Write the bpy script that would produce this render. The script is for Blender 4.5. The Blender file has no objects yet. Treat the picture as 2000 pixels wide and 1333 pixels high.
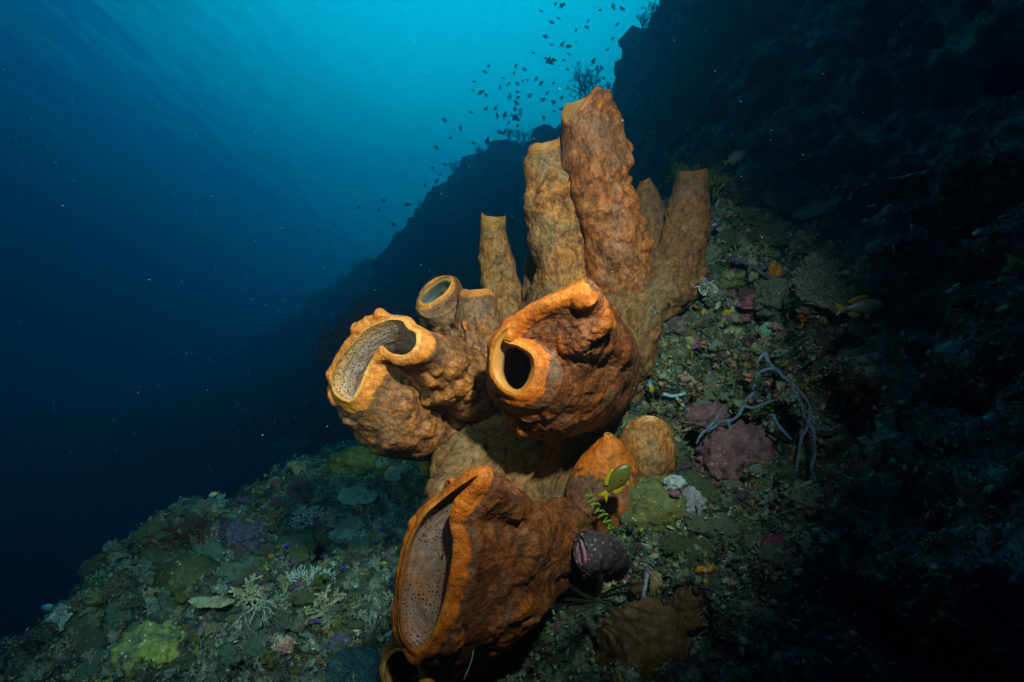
import bpy, math, random
import numpy as np
from mathutils import Vector, Matrix
random.seed(7)
RNG = np.random.default_rng(7)
S = bpy.context.scene
COL = S.collection

# ------------------------------------------------------------------ camera
cam_d = bpy.data.cameras.new("camera"); cam = bpy.data.objects.new("camera", cam_d); COL.objects.link(cam)
cam.location = (0, 0, 0); cam.rotation_euler = (math.radians(90), 0, 0)
cam_d.lens = 20; cam_d.sensor_width = 36; cam_d.clip_start = 0.02; cam_d.clip_end = 300
S.camera = cam
FP = 2000 * 20 / 36

def P(px, py, d):
    """real place of a photographed point at distance d in front of the diver"""
    return np.array([(px - 1000) / FP * d, d, (666.5 - py) / FP * d])

# ------------------------------------------------------------------ exposure
S.view_settings.view_transform = 'Standard'; S.view_settings.look = 'None'
S.view_settings.exposure = -0.22; S.view_settings.gamma = 1.0
S.render.engine = 'CYCLES'
S.cycles.use_denoising = True
S.cycles.volume_bounces = 1
S.cycles.max_bounces = 6; S.cycles.diffuse_bounces = 3; S.cycles.glossy_bounces = 2
S.cycles.transparent_max_bounces = 12
S.cycles.sample_clamp_indirect = 3.0

# ------------------------------------------------------------------ light of the open water
W = bpy.data.worlds.new("World"); S.world = W; W.use_nodes = True
nt = W.node_tree; nt.nodes.clear()
def wn(t, **kw):
    n = nt.nodes.new(t)
    for k, v in kw.items(): setattr(n, k, v)
    return n
tc = wn('ShaderNodeTexCoord')
nrm = wn('ShaderNodeVectorMath', operation='NORMALIZE'); nt.links.new(tc.outputs['Generated'], nrm.inputs[0])
sub = wn('ShaderNodeVectorMath', operation='SUBTRACT'); nt.links.new(nrm.outputs[0], sub.inputs[0]); sub.inputs[1].default_value = (-0.07, 0.80, 0.60)
scl = wn('ShaderNodeVectorMath', operation='MULTIPLY'); nt.links.new(sub.outputs[0], scl.inputs[0]); scl.inputs[1].default_value = (1.12, 0.5, 1.27)
ln = wn('ShaderNodeVectorMath', operation='LENGTH'); nt.links.new(scl.outputs[0], ln.inputs[0])
# rippled underside of the sea surface
mr = wn('ShaderNodeMapping'); mr.inputs['Rotation'].default_value = (0, math.radians(-42), 0); nt.links.new(nrm.outputs[0], mr.inputs[0])
mp = wn('ShaderNodeMapping'); mp.inputs['Scale'].default_value = (9, 5, 46)
nt.links.new(mr.outputs[0], mp.inputs[0])
nz = wn('ShaderNodeTexNoise'); nz.inputs['Scale'].default_value = 1.0; nz.inputs['Detail'].default_value = 5; nz.inputs['Roughness'].default_value = 0.62; nz.inputs['Distortion'].default_value = 1.1
nt.links.new(mp.outputs[0], nz.inputs['Vector'])
sh = wn('ShaderNodeMath', operation='SUBTRACT'); nt.links.new(nz.outputs[0], sh.inputs[0]); sh.inputs[1].default_value = 0.5
# ripples strongest up and to the left, gone elsewhere
dt = wn('ShaderNodeVectorMath', operation='DISTANCE'); nt.links.new(nrm.outputs[0], dt.inputs[0]); dt.inputs[1].default_value = (-0.50, 0.78, 0.36)
rm = wn('ShaderNodeMapRange'); nt.links.new(dt.outputs['Value'], rm.inputs[0]); rm.inputs[1].default_value = 0.08; rm.inputs[2].default_value = 0.62; rm.inputs[3].default_value = 0.34; rm.inputs[4].default_value = 0.02
mm = wn('ShaderNodeMath', operation='MULTIPLY'); nt.links.new(sh.outputs[0], mm.inputs[0]); nt.links.new(rm.outputs[0], mm.inputs[1])
ad = wn('ShaderNodeMath', operation='ADD'); nt.links.new(ln.outputs['Value'], ad.inputs[0]); nt.links.new(mm.outputs[0], ad.inputs[1])
cr = wn('ShaderNodeValToRGB'); nt.links.new(ad.outputs[0], cr.inputs[0])
el = cr.color_ramp.elements
stops = [(0.0, (0.001, 0.84, 1.04)), (0.28, (0.001, 0.68, 0.90)), (0.46, (0.001, 0.40, 0.60)), (0.62, (0.0006, 0.13, 0.26)),
         (0.74, (0.0004, 0.035, 0.095)), (0.86, (0.0002, 0.0055, 0.022)), (1.04, (0.0001, 0.001, 0.005)), (1.4, (0.0001, 0.0003, 0.001))]
SPAN = 1.6
while len(el) < len(stops): el.new(0.5)
for e, (p, c) in zip(el, stops): e.position = p / SPAN; e.color = (*c, 1)
dv = wn('ShaderNodeMath', operation='DIVIDE'); nt.links.new(ad.outputs[0], dv.inputs[0]); dv.inputs[1].default_value = SPAN
nt.links.new(dv.outputs[0], cr.inputs[0])
bg = wn('ShaderNodeBackground'); nt.links.new(cr.outputs[0], bg.inputs[0]); bg.inputs[1].default_value = 2.15
wo = wn('ShaderNodeOutputWorld'); nt.links.new(bg.outputs[0], wo.inputs[0])

# ------------------------------------------------------------------ the diver's strobe, held above the camera
sd = bpy.data.lights.new("strobe", 'SPOT'); strobe = bpy.data.objects.new("strobe", sd); COL.objects.link(strobe)
strobe.location = (0.24, 0.02, 0.60)
aim = Vector(P(960, 480, 1.15)) - strobe.location
strobe.rotation_euler = aim.to_track_quat('-Z', 'Y').to_euler()
sd.energy = 176; sd.color = (1.0, 0.90, 0.76); sd.shadow_soft_size = 0.035
sd.spot_size = math.radians(73); sd.spot_blend = 1.0
# and the second, weaker one on his left arm, turned down to the slope
sd2 = bpy.data.lights.new("strobe", 'SPOT'); strobe2 = bpy.data.objects.new("strobe", sd2); COL.objects.link(strobe2)
strobe2.location = (-0.55, -0.05, 0.42)
strobe2.rotation_euler = (Vector(P(560, 960, 1.9)) - strobe2.location).to_track_quat('-Z', 'Y').to_euler()
sd2.energy = 66; sd2.color = (0.78, 0.96, 0.92); sd2.shadow_soft_size = 0.04; sd2.spot_size = math.radians(60); sd2.spot_blend = 1.0

# ------------------------------------------------------------------ sea water
def water_box():
    x0, x1, y0, y1, z0, z1 = -30, 30, -2, 35, -9, 11
    v = [(x, y, z) for x in (x0, x1) for y in (y0, y1) for z in (z0, z1)]
    f = [(0, 1, 3, 2), (4, 6, 7, 5), (0, 4, 5, 1), (2, 3, 7, 6), (0, 2, 6, 4), (1, 5, 7, 3)]
    me = bpy.data.meshes.new('haze'); me.from_pydata(v, [], f)
    o = bpy.data.objects.new('haze', me); COL.objects.link(o); o['kind'] = 'stuff'; o['label'] = 'blue sea water that fades the far reef'; o['category'] = 'water'
    m = bpy.data.materials.new('sea_water'); m.use_nodes = True; t = m.node_tree; t.nodes.clear()
    pv = t.nodes.new('ShaderNodeVolumePrincipled'); out = t.nodes.new('ShaderNodeOutputMaterial')
    pv.inputs['Color'].default_value = (0.01, 0.068, 0.105, 1); pv.inputs['Density'].default_value = 0.42
    pv.inputs['Anisotropy'].default_value = 0.8
    pv.inputs['Absorption Color'].default_value = (0.21, 0.80, 0.86, 1)
    t.links.new(pv.outputs[0], out.inputs['Volume']); me.materials.append(m)
    return o
water_box()

# ================================================================== numpy noise
def _hash(ix, iy, iz, seed):
    h = (ix.astype(np.uint32) * np.uint32(374761393)) ^ (iy.astype(np.uint32) * np.uint32(668265263)) ^ (iz.astype(np.uint32) * np.uint32(2147483647 - 1274126177)) ^ np.uint32(seed * 974711 % 4294967291)
    h = (h ^ (h >> np.uint32(13))) * np.uint32(1274126177)
    h = (h ^ (h >> np.uint32(16))) * np.uint32(2246822519)
    h = h ^ (h >> np.uint32(15))
    return h.astype(np.float64) / 4294967295.0
def vnoise(p, seed=0):
    p = np.asarray(p, float); i = np.floor(p).astype(np.int64); f = p - i
    f = f * f * f * (f * (f * 6 - 15) + 10)
    x, y, z = i[..., 0], i[..., 1], i[..., 2]
    r = 0
    for dx in (0, 1):
        wx = f[..., 0] if dx else 1 - f[..., 0]
        for dy in (0, 1):
            wy = f[..., 1] if dy else 1 - f[..., 1]
            for dz in (0, 1):
                wz = f[..., 2] if dz else 1 - f[..., 2]
                r = r + _hash(x + dx, y + dy, z + dz, seed) * wx * wy * wz
    return r * 2 - 1
ROT = np.array([[0.36, 0.48, -0.8], [-0.8, 0.6, 0.0], [0.48, 0.64, 0.6]])
def fbm(p, oct=4, seed=0, gain=0.5, ridged=False):
    p = np.asarray(p, float); a = 1.0; s = 0; r = 0
    for k in range(oct):
        n = vnoise(p, seed + k * 17)
        if ridged: n = 1 - 2 * np.abs(n)
        r = r + a * n; s += a; a *= gain; p = p @ ROT.T * 2.03 + 11.3
    return r / s
def worley(p, seed=0):
    p = np.asarray(p, float); i = np.floor(p).astype(np.int64); best = np.full(p.shape[:-1], 9.0); cid = np.zeros(p.shape[:-1])
    for dx in (-1, 0, 1):
        for dy in (-1, 0, 1):
            for dz in (-1, 0, 1):
                c = i + np.array([dx, dy, dz]); x, y, z = c[..., 0], c[..., 1], c[..., 2]
                q = np.stack([_hash(x, y, z, seed), _hash(x, y, z, seed + 1), _hash(x, y, z, seed + 2)], -1)
                d = ((c + q - p) ** 2).sum(-1); m = d < best
                best = np.where(m, d, best); cid = np.where(m, _hash(x, y, z, seed + 5), cid)
    return np.sqrt(best), cid
def sstep(a, b, x):
    t = np.clip((x - a) / (b - a), 0, 1); return t * t * (3 - 2 * t)

# ================================================================== mesh helpers
def link(name, me, mats=(), parent=None, smooth=True):
    for m in (mats if isinstance(mats, (list, tuple)) else [mats]): me.materials.append(m)
    if smooth: me.polygons.foreach_set('use_smooth', np.ones(len(me.polygons), dtype=bool))
    o = bpy.data.objects.new(name, me); COL.objects.link(o)
    if parent is not None: o.parent = parent
    return o
def mesh_np(name, V, F, attrs=None):
    V = np.asarray(V, dtype=np.float32).reshape(-1, 3); F = np.asarray(F, dtype=np.int32)
    me = bpy.data.meshes.new(name); k = F.shape[1]
    me.vertices.add(len(V)); me.vertices.foreach_set('co', V.ravel())
    me.loops.add(F.size); me.loops.foreach_set('vertex_index', F.ravel())
    me.polygons.add(len(F)); me.polygons.foreach_set('loop_start', np.arange(0, F.size, k, dtype=np.int32))
    me.polygons.foreach_set('loop_total', np.full(len(F), k, dtype=np.int32))
    me.update(calc_edges=True)
    for an, av in (attrs or {}).items():
        av = np.asarray(av, dtype=np.float32)
        if av.ndim == 2 and av.shape[1] == 3:
            a = me.attributes.new(an, 'FLOAT_VECTOR', 'POINT'); a.data.foreach_set('vector', av.ravel())
        else:
            a = me.attributes.new(an, 'FLOAT', 'POINT'); a.data.foreach_set('value', av.ravel())
    return me
def grid_faces(R, N, closed=True, off=0):
    r = np.arange(R - 1)[:, None]; n = np.arange(N if closed else N - 1)[None]; n2 = (n + 1) % N
    return np.stack([r * N + n, r * N + n2, (r + 1) * N + n2, (r + 1) * N + n], -1).reshape(-1, 4) + off
def grid_normals(G, closed=True):
    if closed: du = np.roll(G, -1, 1) - np.roll(G, 1, 1)
    else: du = np.gradient(G, axis=1)
    dv = np.gradient(G, axis=0); n = np.cross(du, dv); l = np.linalg.norm(n, axis=-1, keepdims=True)
    return n / np.maximum(l, 1e-9)
def thing(name, label, cat, loc=(0, 0, 0), group=None):
    o = bpy.data.objects.new(name, None); COL.objects.link(o); o.location = [float(a) for a in loc]
    o.empty_display_size = 0.05; o['label'] = label; o['category'] = cat
    if group: o['group'] = group
    return o
def tag(o, label, cat, group=None, kind=None):
    if label: o['label'] = label
    if cat: o['category'] = cat
    if group: o['group'] = group
    if kind: o['kind'] = kind
    return o
def join(parts):
    V = []; F3 = []; n = 0; A = []
    for p in parts:
        v, f = p[0], p[1]; v = np.asarray(v, float).reshape(-1, 3); f = np.asarray(f)
        V.append(v); F3.append(f + n); n += len(v)
    return np.concatenate(V), np.concatenate(F3)
def catmull(C, M, closed=False):
    """C (K,...) control values -> M samples of the spline along axis 0"""
    K = len(C)
    t = np.arange(M) * (K / M) if closed else np.linspace(0, K - 1, M)
    i = np.floor(t).astype(int)
    if not closed: i = np.clip(i, 0, K - 2)
    f = (t - i).reshape(-1, *([1] * (C.ndim - 1)))
    if closed: g = lambda k: C[(i + k) % K]
    else:
        E = np.concatenate([2 * C[:1] - C[1:2], C, 2 * C[-1:] - C[-2:-1]]); g = lambda k: E[np.clip(i + k + 1, 0, K + 1)]
    a, b, c, d = g(-1), g(0), g(1), g(2)
    return 0.5 * (2 * b + (c - a) * f + (2 * a - 5 * b + 4 * c - d) * f ** 2 + (3 * b - a - 3 * c + d) * f ** 3)

# ================================================================== materials
def mat(name, rough=0.6, spec=0.3):
    m = bpy.data.materials.new(name); m.use_nodes = True; t = m.node_tree
    b = t.nodes['Principled BSDF']; b.inputs['Roughness'].default_value = rough
    b.inputs['Specular IOR Level'].default_value = spec
    return m, t, b
def node(t, ty, **kw):
    n = t.nodes.new(ty)
    for k, v in kw.items():
        if k in n.inputs.keys() if hasattr(n.inputs, 'keys') else False: n.inputs[k].default_value = v
        else: setattr(n, k, v)
    return n
def noise_tex(t, scale, detail=4, rough=0.55, vec=None, dist=0):
    n = t.nodes.new('ShaderNodeTexNoise'); n.inputs['Scale'].default_value = scale; n.inputs['Detail'].default_value = detail
    n.inputs['Roughness'].default_value = rough; n.inputs['Distortion'].default_value = dist
    if vec is not None: t.links.new(vec, n.inputs['Vector'])
    return n.outputs[0]
def voro(t, scale, vec=None, feat='F1', out='Distance', rand=1.0):
    n = t.nodes.new('ShaderNodeTexVoronoi'); n.feature = feat; n.inputs['Scale'].default_value = scale; n.inputs['Randomness'].default_value = rand
    if vec is not None: t.links.new(vec, n.inputs['Vector'])
    return n.outputs[out]
def ramp(t, fac, stops, interp='LINEAR'):
    n = t.nodes.new('ShaderNodeValToRGB'); e = n.color_ramp.elements; n.color_ramp.interpolation = interp
    while len(e) < len(stops): e.new(0.5)
    for q, (p, c) in zip(e, stops):
        q.position = p; q.color = (*c, 1) if isinstance(c, (tuple, list)) else (c, c, c, 1)
    t.links.new(fac, n.inputs[0]); return n.outputs[0]
def mix(t, fac, a, b, mode='MIX'):
    n = t.nodes.new('ShaderNodeMix'); n.data_type = 'RGBA'; n.blend_type = mode
    for idx, v in ((0, fac), (6, a), (7, b)):
        if isinstance(v, bpy.types.NodeSocket): t.links.new(v, n.inputs[idx])
        elif idx == 0: n.inputs[0].default_value = v
        else: n.inputs[idx].default_value = (*v, 1)
    return n.outputs[2]
def mth(t, op, a, b=None, clamp=False):
    n = t.nodes.new('ShaderNodeMath'); n.operation = op; n.use_clamp = clamp
    for i, v in enumerate((a, b)):
        if v is None: continue
        if isinstance(v, bpy.types.NodeSocket): t.links.new(v, n.inputs[i])
        else: n.inputs[i].default_value = v
    return n.outputs[0]
def bump(t, b, height, strength=0.5, dist=0.005, prev=None):
    n = t.nodes.new('ShaderNodeBump'); n.inputs['Strength'].default_value = strength; n.inputs['Distance'].default_value = dist
    t.links.new(height, n.inputs['Height'])
    if prev is not None: t.links.new(prev, n.inputs['Normal'])
    t.links.new(n.outputs[0], b.inputs['Normal']); return n.outputs[0]
def attr(t, name, out='Fac'):
    n = t.nodes.new('ShaderNodeAttribute'); n.attribute_name = name; return n.outputs[out]
def objco(t):
    return t.nodes.new('ShaderNodeTexCoord').outputs['Object']

def sponge_mat(name, edge, lip, body, brown, grey, greyamt=0.5, rough=0.42):
    edge, lip, body, brown, grey = [(c[0] * 1.10, c[1] * q, c[2] * 0.70) for c, q in ((edge, 0.94), (lip, 0.90), (body, 0.87), (brown, 0.86), (grey, 0.90))]
    m, t, b = mat(name, rough, 0.35)
    co = objco(t); L = attr(t, 'lip')
    n1 = noise_tex(t, 9, 5, 0.6, co, 0.6); n2 = noise_tex(t, 26, 5, 0.65, co, 0.4); n3 = noise_tex(t, 150, 4, 0.7, co)
    n5 = noise_tex(t, 60, 4, 0.7, co, 0.3)
    base = ramp(t, mth(t, 'ADD', mth(t, 'MULTIPLY', n2, 0.6), mth(t, 'MULTIPLY', n5, 0.4)), [(0.38, brown), (0.50, body), (0.62, tuple(min(1, c * 1.45) for c in body))])
    gm = ramp(t, n1, [(0.47 - 0.1 * (greyamt - 0.5), 0.0), (0.60 - 0.1 * (greyamt - 0.5), 1.0)])
    gcol = ramp(t, n2, [(0.3, tuple(c * 0.55 for c in grey)), (0.7, grey)])
    c = mix(t, mth(t, 'MULTIPLY', gm, min(1, greyamt * 1.5)), base, gcol)
    k = attr(t, 'knob')
    c = mix(t, mth(t, 'MULTIPLY', k, 0.75), c, lip)
    lm = mth(t, 'ADD', L, mth(t, 'MULTIPLY', mth(t, 'SUBTRACT', n2, 0.5), 1.15))
    lipc = ramp(t, n2, [(0.3, tuple(x * 0.55 for x in lip)), (0.55, lip), (0.75, tuple(min(1, x * 1.3) for x in lip))])
    c = mix(t, mth(t, 'MULTIPLY', ramp(t, lm, [(0.06, 0.0), (0.22, 0.75), (0.36, 0.0)]), 1.0), c, gcol)      # a bare grey mauve band under the lip
    c = mix(t, ramp(t, lm, [(0.36, 0.0), (0.50, 1.0)]), c, lipc)
    c = mix(t, mth(t, 'MULTIPLY', ramp(t, L, [(0.90, 0.0), (1.0, 1.0)]), ramp(t, n1, [(0.42, 0.0), (0.62, 0.9)])), c, edge)
    fb = noise_tex(t, 130, 4, 0.65, attr(t, 'fib', 'Vector'), 0.2)
    fmul = mix(t, mth(t, 'MULTIPLY', L, 1.0, True), ramp(t, fb, [(0.34, 0.50), (0.58, 1.22)]), (1.0, 1.0, 1.0))
    c = mix(t, 1.0, c, fmul, 'MULTIPLY')
    spk = ramp(t, n3, [(0.32, 0.66), (0.62, 1.16)])
    c = mix(t, 1.0, c, spk, 'MULTIPLY')
    t.links.new(c, b.inputs['Base Color'])
    p = bump(t, b, n2, 0.4, 0.012)
    p = bump(t, b, n5, 0.35, 0.006, p); p = bump(t, b, fb, 0.45, 0.003, p)
    p = bump(t, b, n3, 0.7, 0.0024, p)
    t.links.new(ramp(t, n2, [(0.3, rough + 0.28), (0.75, rough - 0.04)]), b.inputs['Roughness'])
    b.inputs['Subsurface Weight'].default_value = 0.0
    return m
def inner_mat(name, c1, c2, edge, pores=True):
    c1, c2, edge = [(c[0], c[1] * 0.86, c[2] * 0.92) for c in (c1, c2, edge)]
    m, t, b = mat(name, 0.38, 0.4)
    u = attr(t, 'uvw', 'Vector'); co = objco(t)
    mpn = t.nodes.new('ShaderNodeMapping'); mpn.inputs['Scale'].default_value = (14, 95, 1); t.links.new(u, mpn.inputs[0])
    st = noise_tex(t, 1.0, 5, 0.6, mpn.outputs[0], 0.3)
    n2 = noise_tex(t, 20, 4, 0.6, co)
    c = mix(t, ramp(t, n2, [(0.35, 0.0), (0.65, 1.0)]), c1, c2)
    c = mix(t, 1.0, c, ramp(t, st, [(0.3, 0.68), (0.65, 1.12)]), 'MULTIPLY')
    c = mix(t, ramp(t, attr(t, 'lip'), [(0.10, 0.0), (0.85, 1.0)]), c, edge)
    h = st
    if pores:
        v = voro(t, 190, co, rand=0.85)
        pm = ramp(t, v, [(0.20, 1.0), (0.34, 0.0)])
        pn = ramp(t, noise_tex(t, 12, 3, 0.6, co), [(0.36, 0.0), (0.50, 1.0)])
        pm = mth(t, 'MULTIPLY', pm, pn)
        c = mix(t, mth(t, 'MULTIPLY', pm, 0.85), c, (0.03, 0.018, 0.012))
        hh = mth(t, 'MULTIPLY', pm, -1.2)
        h = mth(t, 'ADD', st, hh)
    t.links.new(c, b.inputs['Base Color'])
    bump(t, b, h, 1.0, 0.005)
    return m
# ================================================================== reef slope (the ground)
RIDGE = np.array([(9, 2, 16), (4, 4.4, 9.0), (2.5, 5.5, 6.2), (1.75, 6.3, 3.94), (1.70, 8.4, 3.96), (0.54, 11.5, 4.15), (-1.4, 15.6, 4.66), (-3.9, 21.9, 4.15), (-8.8, 29, 2.95), (-14, 32, 0.4), (-22, 34, -3.5)], float)
def ridge_height(x, y):
    best = np.full(x.shape, 1e9); z = np.zeros(x.shape); side = np.zeros(x.shape)
    for a, b in zip(RIDGE[:-1], RIDGE[1:]):
        d = b[:2] - a[:2]; L = (d ** 2).sum(); t = np.clip(((x - a[0]) * d[0] + (y - a[1]) * d[1]) / L, 0, 1)
        qx = a[0] + t * d[0]; qy = a[1] + t * d[1]; ds = np.hypot(x - qx, y - qy)
        m = ds < best; best = np.where(m, ds, best); z = np.where(m, a[2] + t * (b[2] - a[2]), z)
        side = np.where(m, np.sign((x - a[0]) * d[1] - (y - a[1]) * d[0]), side)
    return z - best * np.where(side > 0, 1.9, 2.7 - 1.2 * sstep(7, 12, y))
PX = [-6, -2.6, -2.05, -1.75, -1.5, -1.2, -0.8, -0.4, 0.0, 0.3, 0.5, 0.8, 1.1, 1.4, 2.0, 3.0, 4.0, 30]
PZ = [-6, -3.4, -1.75, -1.08, -0.89, -0.82, -0.76, -0.68, -0.60, -0.40, -0.20, 0.20, 0.56, 0.92, 1.8, 4.0, 7.0, 9]
def near_height(x, y):
    z = 0
    for k, w in ((-0.12, 0.2), (-0.06, 0.2), (0, 0.2), (0.06, 0.2), (0.12, 0.2)): z = z + w * np.interp(x + k, PX, PZ)
    z = z + 0.55 * (np.clip(y, 0, 2.6) - 1.5) * sstep(-0.2, 0.45, x)
    edge = 5.2 - 2.5 * sstep(-0.7, 0.6, x)
    z = z - 1.4 * np.maximum(0, y - edge) - 1.0 * np.maximum(0, 0.25 - y)
    for bx, by, r, h in ((0.50, 1.80, 0.30, 0.17), (0.47, 1.66, 0.16, 0.13), (0.70, 2.02, 0.22, 0.10), (0.62, 1.74, 0.10, 0.12), (0.80, 1.75, 0.16, -0.12), (0.30, 1.35, 0.20, 0.12), (0.66, 1.28, 0.2, -0.16), (0.57, 1.50, 0.14, -0.24), (0.42, 1.55, 0.12, 0.10), (-0.9, 2.9, 0.4, 0.13), (-1.35, 2.2, 0.28, 0.16),
                         (-0.75, 1.5, 0.2, 0.10), (-0.45, 2.4, 0.3, -0.10), (-0.25, 1.7, 0.25, -0.08), (0.95, 2.4, 0.25, 0.2), (0.28, 0.95, 0.16, 0.08)):
        z = z + h * np.exp(-((x - bx) ** 2 + (y - by) ** 2) / (r * r))
    return z
def base_height(x, y):
    a, b = near_height(x, y), ridge_height(x, y); k = 0.35
    h = np.clip(0.5 + 0.5 * (a - b) / k, 0, 1); z = b + (a - b) * h + k * h * (1 - h)
    return np.maximum(z, -7.0)
def reef_disp(Pn, N, far):
    """offset along the normal: boulders, ledges, holes and rubble"""
    a = 0.085 * fbm(Pn * 2.1, 4, 3) + 0.035 * fbm(Pn * 7.5, 3, 9, ridged=True)
    F, cid = worley(Pn * np.array([5.5, 5.5, 7.5]), 21); a += 0.11 * (0.55 - np.clip(F, 0, 1)) * (0.4 + cid)
    F2, cid2 = worley(Pn * 19, 33); a += 0.022 * (0.5 - np.clip(F2, 0, 1)) * (0.3 + cid2)
    hole = sstep(0.20, 0.48, fbm(Pn * 4.2 + 5, 3, 51)); a -= 0.15 * hole
    a += 0.022 * fbm(Pn * 15, 3, 61, ridged=True) + 0.013 * fbm(Pn * 44, 4, 71)
    big = far * (0.55 * fbm(Pn * 0.7, 5, 81, gain=0.6) + 0.22 * fbm(Pn * 2.6, 4, 85, gain=0.65, ridged=True) + 0.35 * (0.5 - np.clip(worley(Pn * 0.8, 91)[0], 0, 1)))
    crag = np.exp(-((Pn[..., 0] - 0.6) ** 2 + (Pn[..., 1] - 1.8) ** 2) / 0.30)
    a = a + crag * (0.06 * fbm(Pn * 8 + 3, 3, 131, ridged=True) - 0.05 * sstep(0.1, 0.4, fbm(Pn * 10, 3, 133)))
    return a * (1 + far * 0.8) + big
GX = np.linspace(-900, 2900, 760); GY = np.geomspace(0.22, 36, 680)
_x = (GX[None] - 1000) / FP * (GY[:, None] + 0.25); _y = np.repeat(GY[:, None], len(GX), 1) - 0.1
_z = base_height(_x, _y)
G0 = np.stack([_x, _y, _z], -1)
N0 = grid_normals(G0, False); N0 *= np.sign(N0[..., 2:3] + 1e-9)
far = sstep(4, 9, _y)
wall_shade = sstep(-0.2, 0.5, ridge_height(_x, _y) - near_height(_x, _y)) * 0.75 + 0.25 * sstep(1.0, 1.8, _x)  # mask for the shade painted on the ridge wall and far right
G1 = G0 + N0 * reef_disp(G0, N0, far)[..., None]
def reef_mat():
    m, t, b = mat('reef_rock', 0.8, 0.2)
    co = objco(t)
    n0 = noise_tex(t, 3.2, 4, 0.6, co, 1.0); n1 = noise_tex(t, 11, 5, 0.65, co, 0.8); n2 = noise_tex(t, 42, 5, 0.7, co); n3 = noise_tex(t, 160, 4, 0.7, co)
    c = ramp(t, n1, [(0.28, (0.02, 0.022, 0.018)), (0.42, (0.05, 0.055, 0.042)), (0.52, (0.11, 0.12, 0.08)), (0.62, (0.26, 0.28, 0.20)), (0.75, (0.55, 0.60, 0.45))])
    # encrusting patches of life
    def patch(seed, sc, lo, hi, col, c):
        mpn = t.nodes.new('ShaderNodeMapping'); mpn.inputs['Location'].default_value = (seed * 3.7, seed * 1.3, seed * 2.1); t.links.new(co, mpn.inputs[0])
        n = noise_tex(t, sc, 5, 0.62, mpn.outputs[0], 1.2)
        return mix(t, ramp(t, n, [(lo, 0.0), (hi, 1.0)]), c, col)
    c = patch(1, 7, 0.62, 0.66, (0.24, 0.09, 0.16), c)
    c = patch(2, 9, 0.64, 0.67, (0.34, 0.32, 0.06), c)
    c = patch(3, 14, 0.67, 0.70, (0.55, 0.20, 0.05), c)
    c = patch(4, 6, 0.63, 0.66, (0.08, 0.11, 0.05), c)
    c = patch(5, 16, 0.66, 0.69, (0.45, 0.50, 0.46), c)
    c = patch(6, 12, 0.66, 0.69, (0.16, 0.10, 0.20), c)
    c = patch(7, 5, 0.60, 0.66, (0.05, 0.035, 0.025), c)
    c = mix(t, 1.0, c, ramp(t, n2, [(0.3, 0.4), (0.65, 1.35)]), 'MULTIPLY')
    c = mix(t, 1.0, c, ramp(t, n3, [(0.3, 0.5), (0.7, 1.4)]), 'MULTIPLY')
    # flecks of pale sediment
    v = voro(t, 60, co); c = mix(t, ramp(t, v, [(0.07, 0.8), (0.13, 0.0)]), c, (0.5, 0.55, 0.48))
    c = mix(t, attr(t, 'wall'), c, mix(t, 1.0, c, (0.15, 0.12, 0.10), 'MULTIPLY'))     # far wall and right side darkened: their deep shade put into the colour
    t.links.new(c, b.inputs['Base Color'])
    p = bump(t, b, n1, 0.6, 0.03); p = bump(t, b, n2, 0.9, 0.012, p); bump(t, b, n3, 0.9, 0.004, p)
    return m
M_REEF = reef_mat()
F = grid_faces(G1.shape[0], G1.shape[1], False)[:, ::-1]
reef = link('reef_slope', mesh_np('reef_slope', G1, F, {'wall': wall_shade.ravel()}), M_REEF); reef['kind'] = 'structure'
def ground(x, y):
    """point and normal of the built reef under/near (x, y)"""
    gy = np.interp(y + 0.1, GY, np.arange(len(GY))); gx = np.interp(x / (y + 0.35) * FP + 1000, GX, np.arange(len(GX)))
    i, j = int(round(gy)), int(round(gx)); i = min(max(i, 1), len(GY) - 2); j = min(max(j, 1), len(GX) - 2)
    n = np.cross(G1[i, j + 1] - G1[i, j - 1], G1[i + 1, j] - G1[i - 1, j]); n /= np.linalg.norm(n)
    if n[2] < 0: n = -n
    return G1[i, j], N0[i, j] * 0.7 + n * 0.3
def hit(px, py, dmin=0.5, dmax=28):
    """where the line of sight through a photographed point meets the reef"""
    d = np.geomspace(dmin, dmax, 700); x = (px - 1000) / FP * d; z = (666.5 - py) / FP * d
    gy = np.interp(d + 0.1, GY, np.arange(len(GY))).round().astype(int); gx = np.interp(x / (d + 0.35) * FP + 1000, GX, np.arange(len(GX))).round().astype(int)
    below = z < G1[gy, gx, 2]
    k = int(np.argmax(below)) if below.any() else len(d) - 1
    return G1[gy[k], gx[k]], N0[gy[k], gx[k]], d[k]
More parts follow.
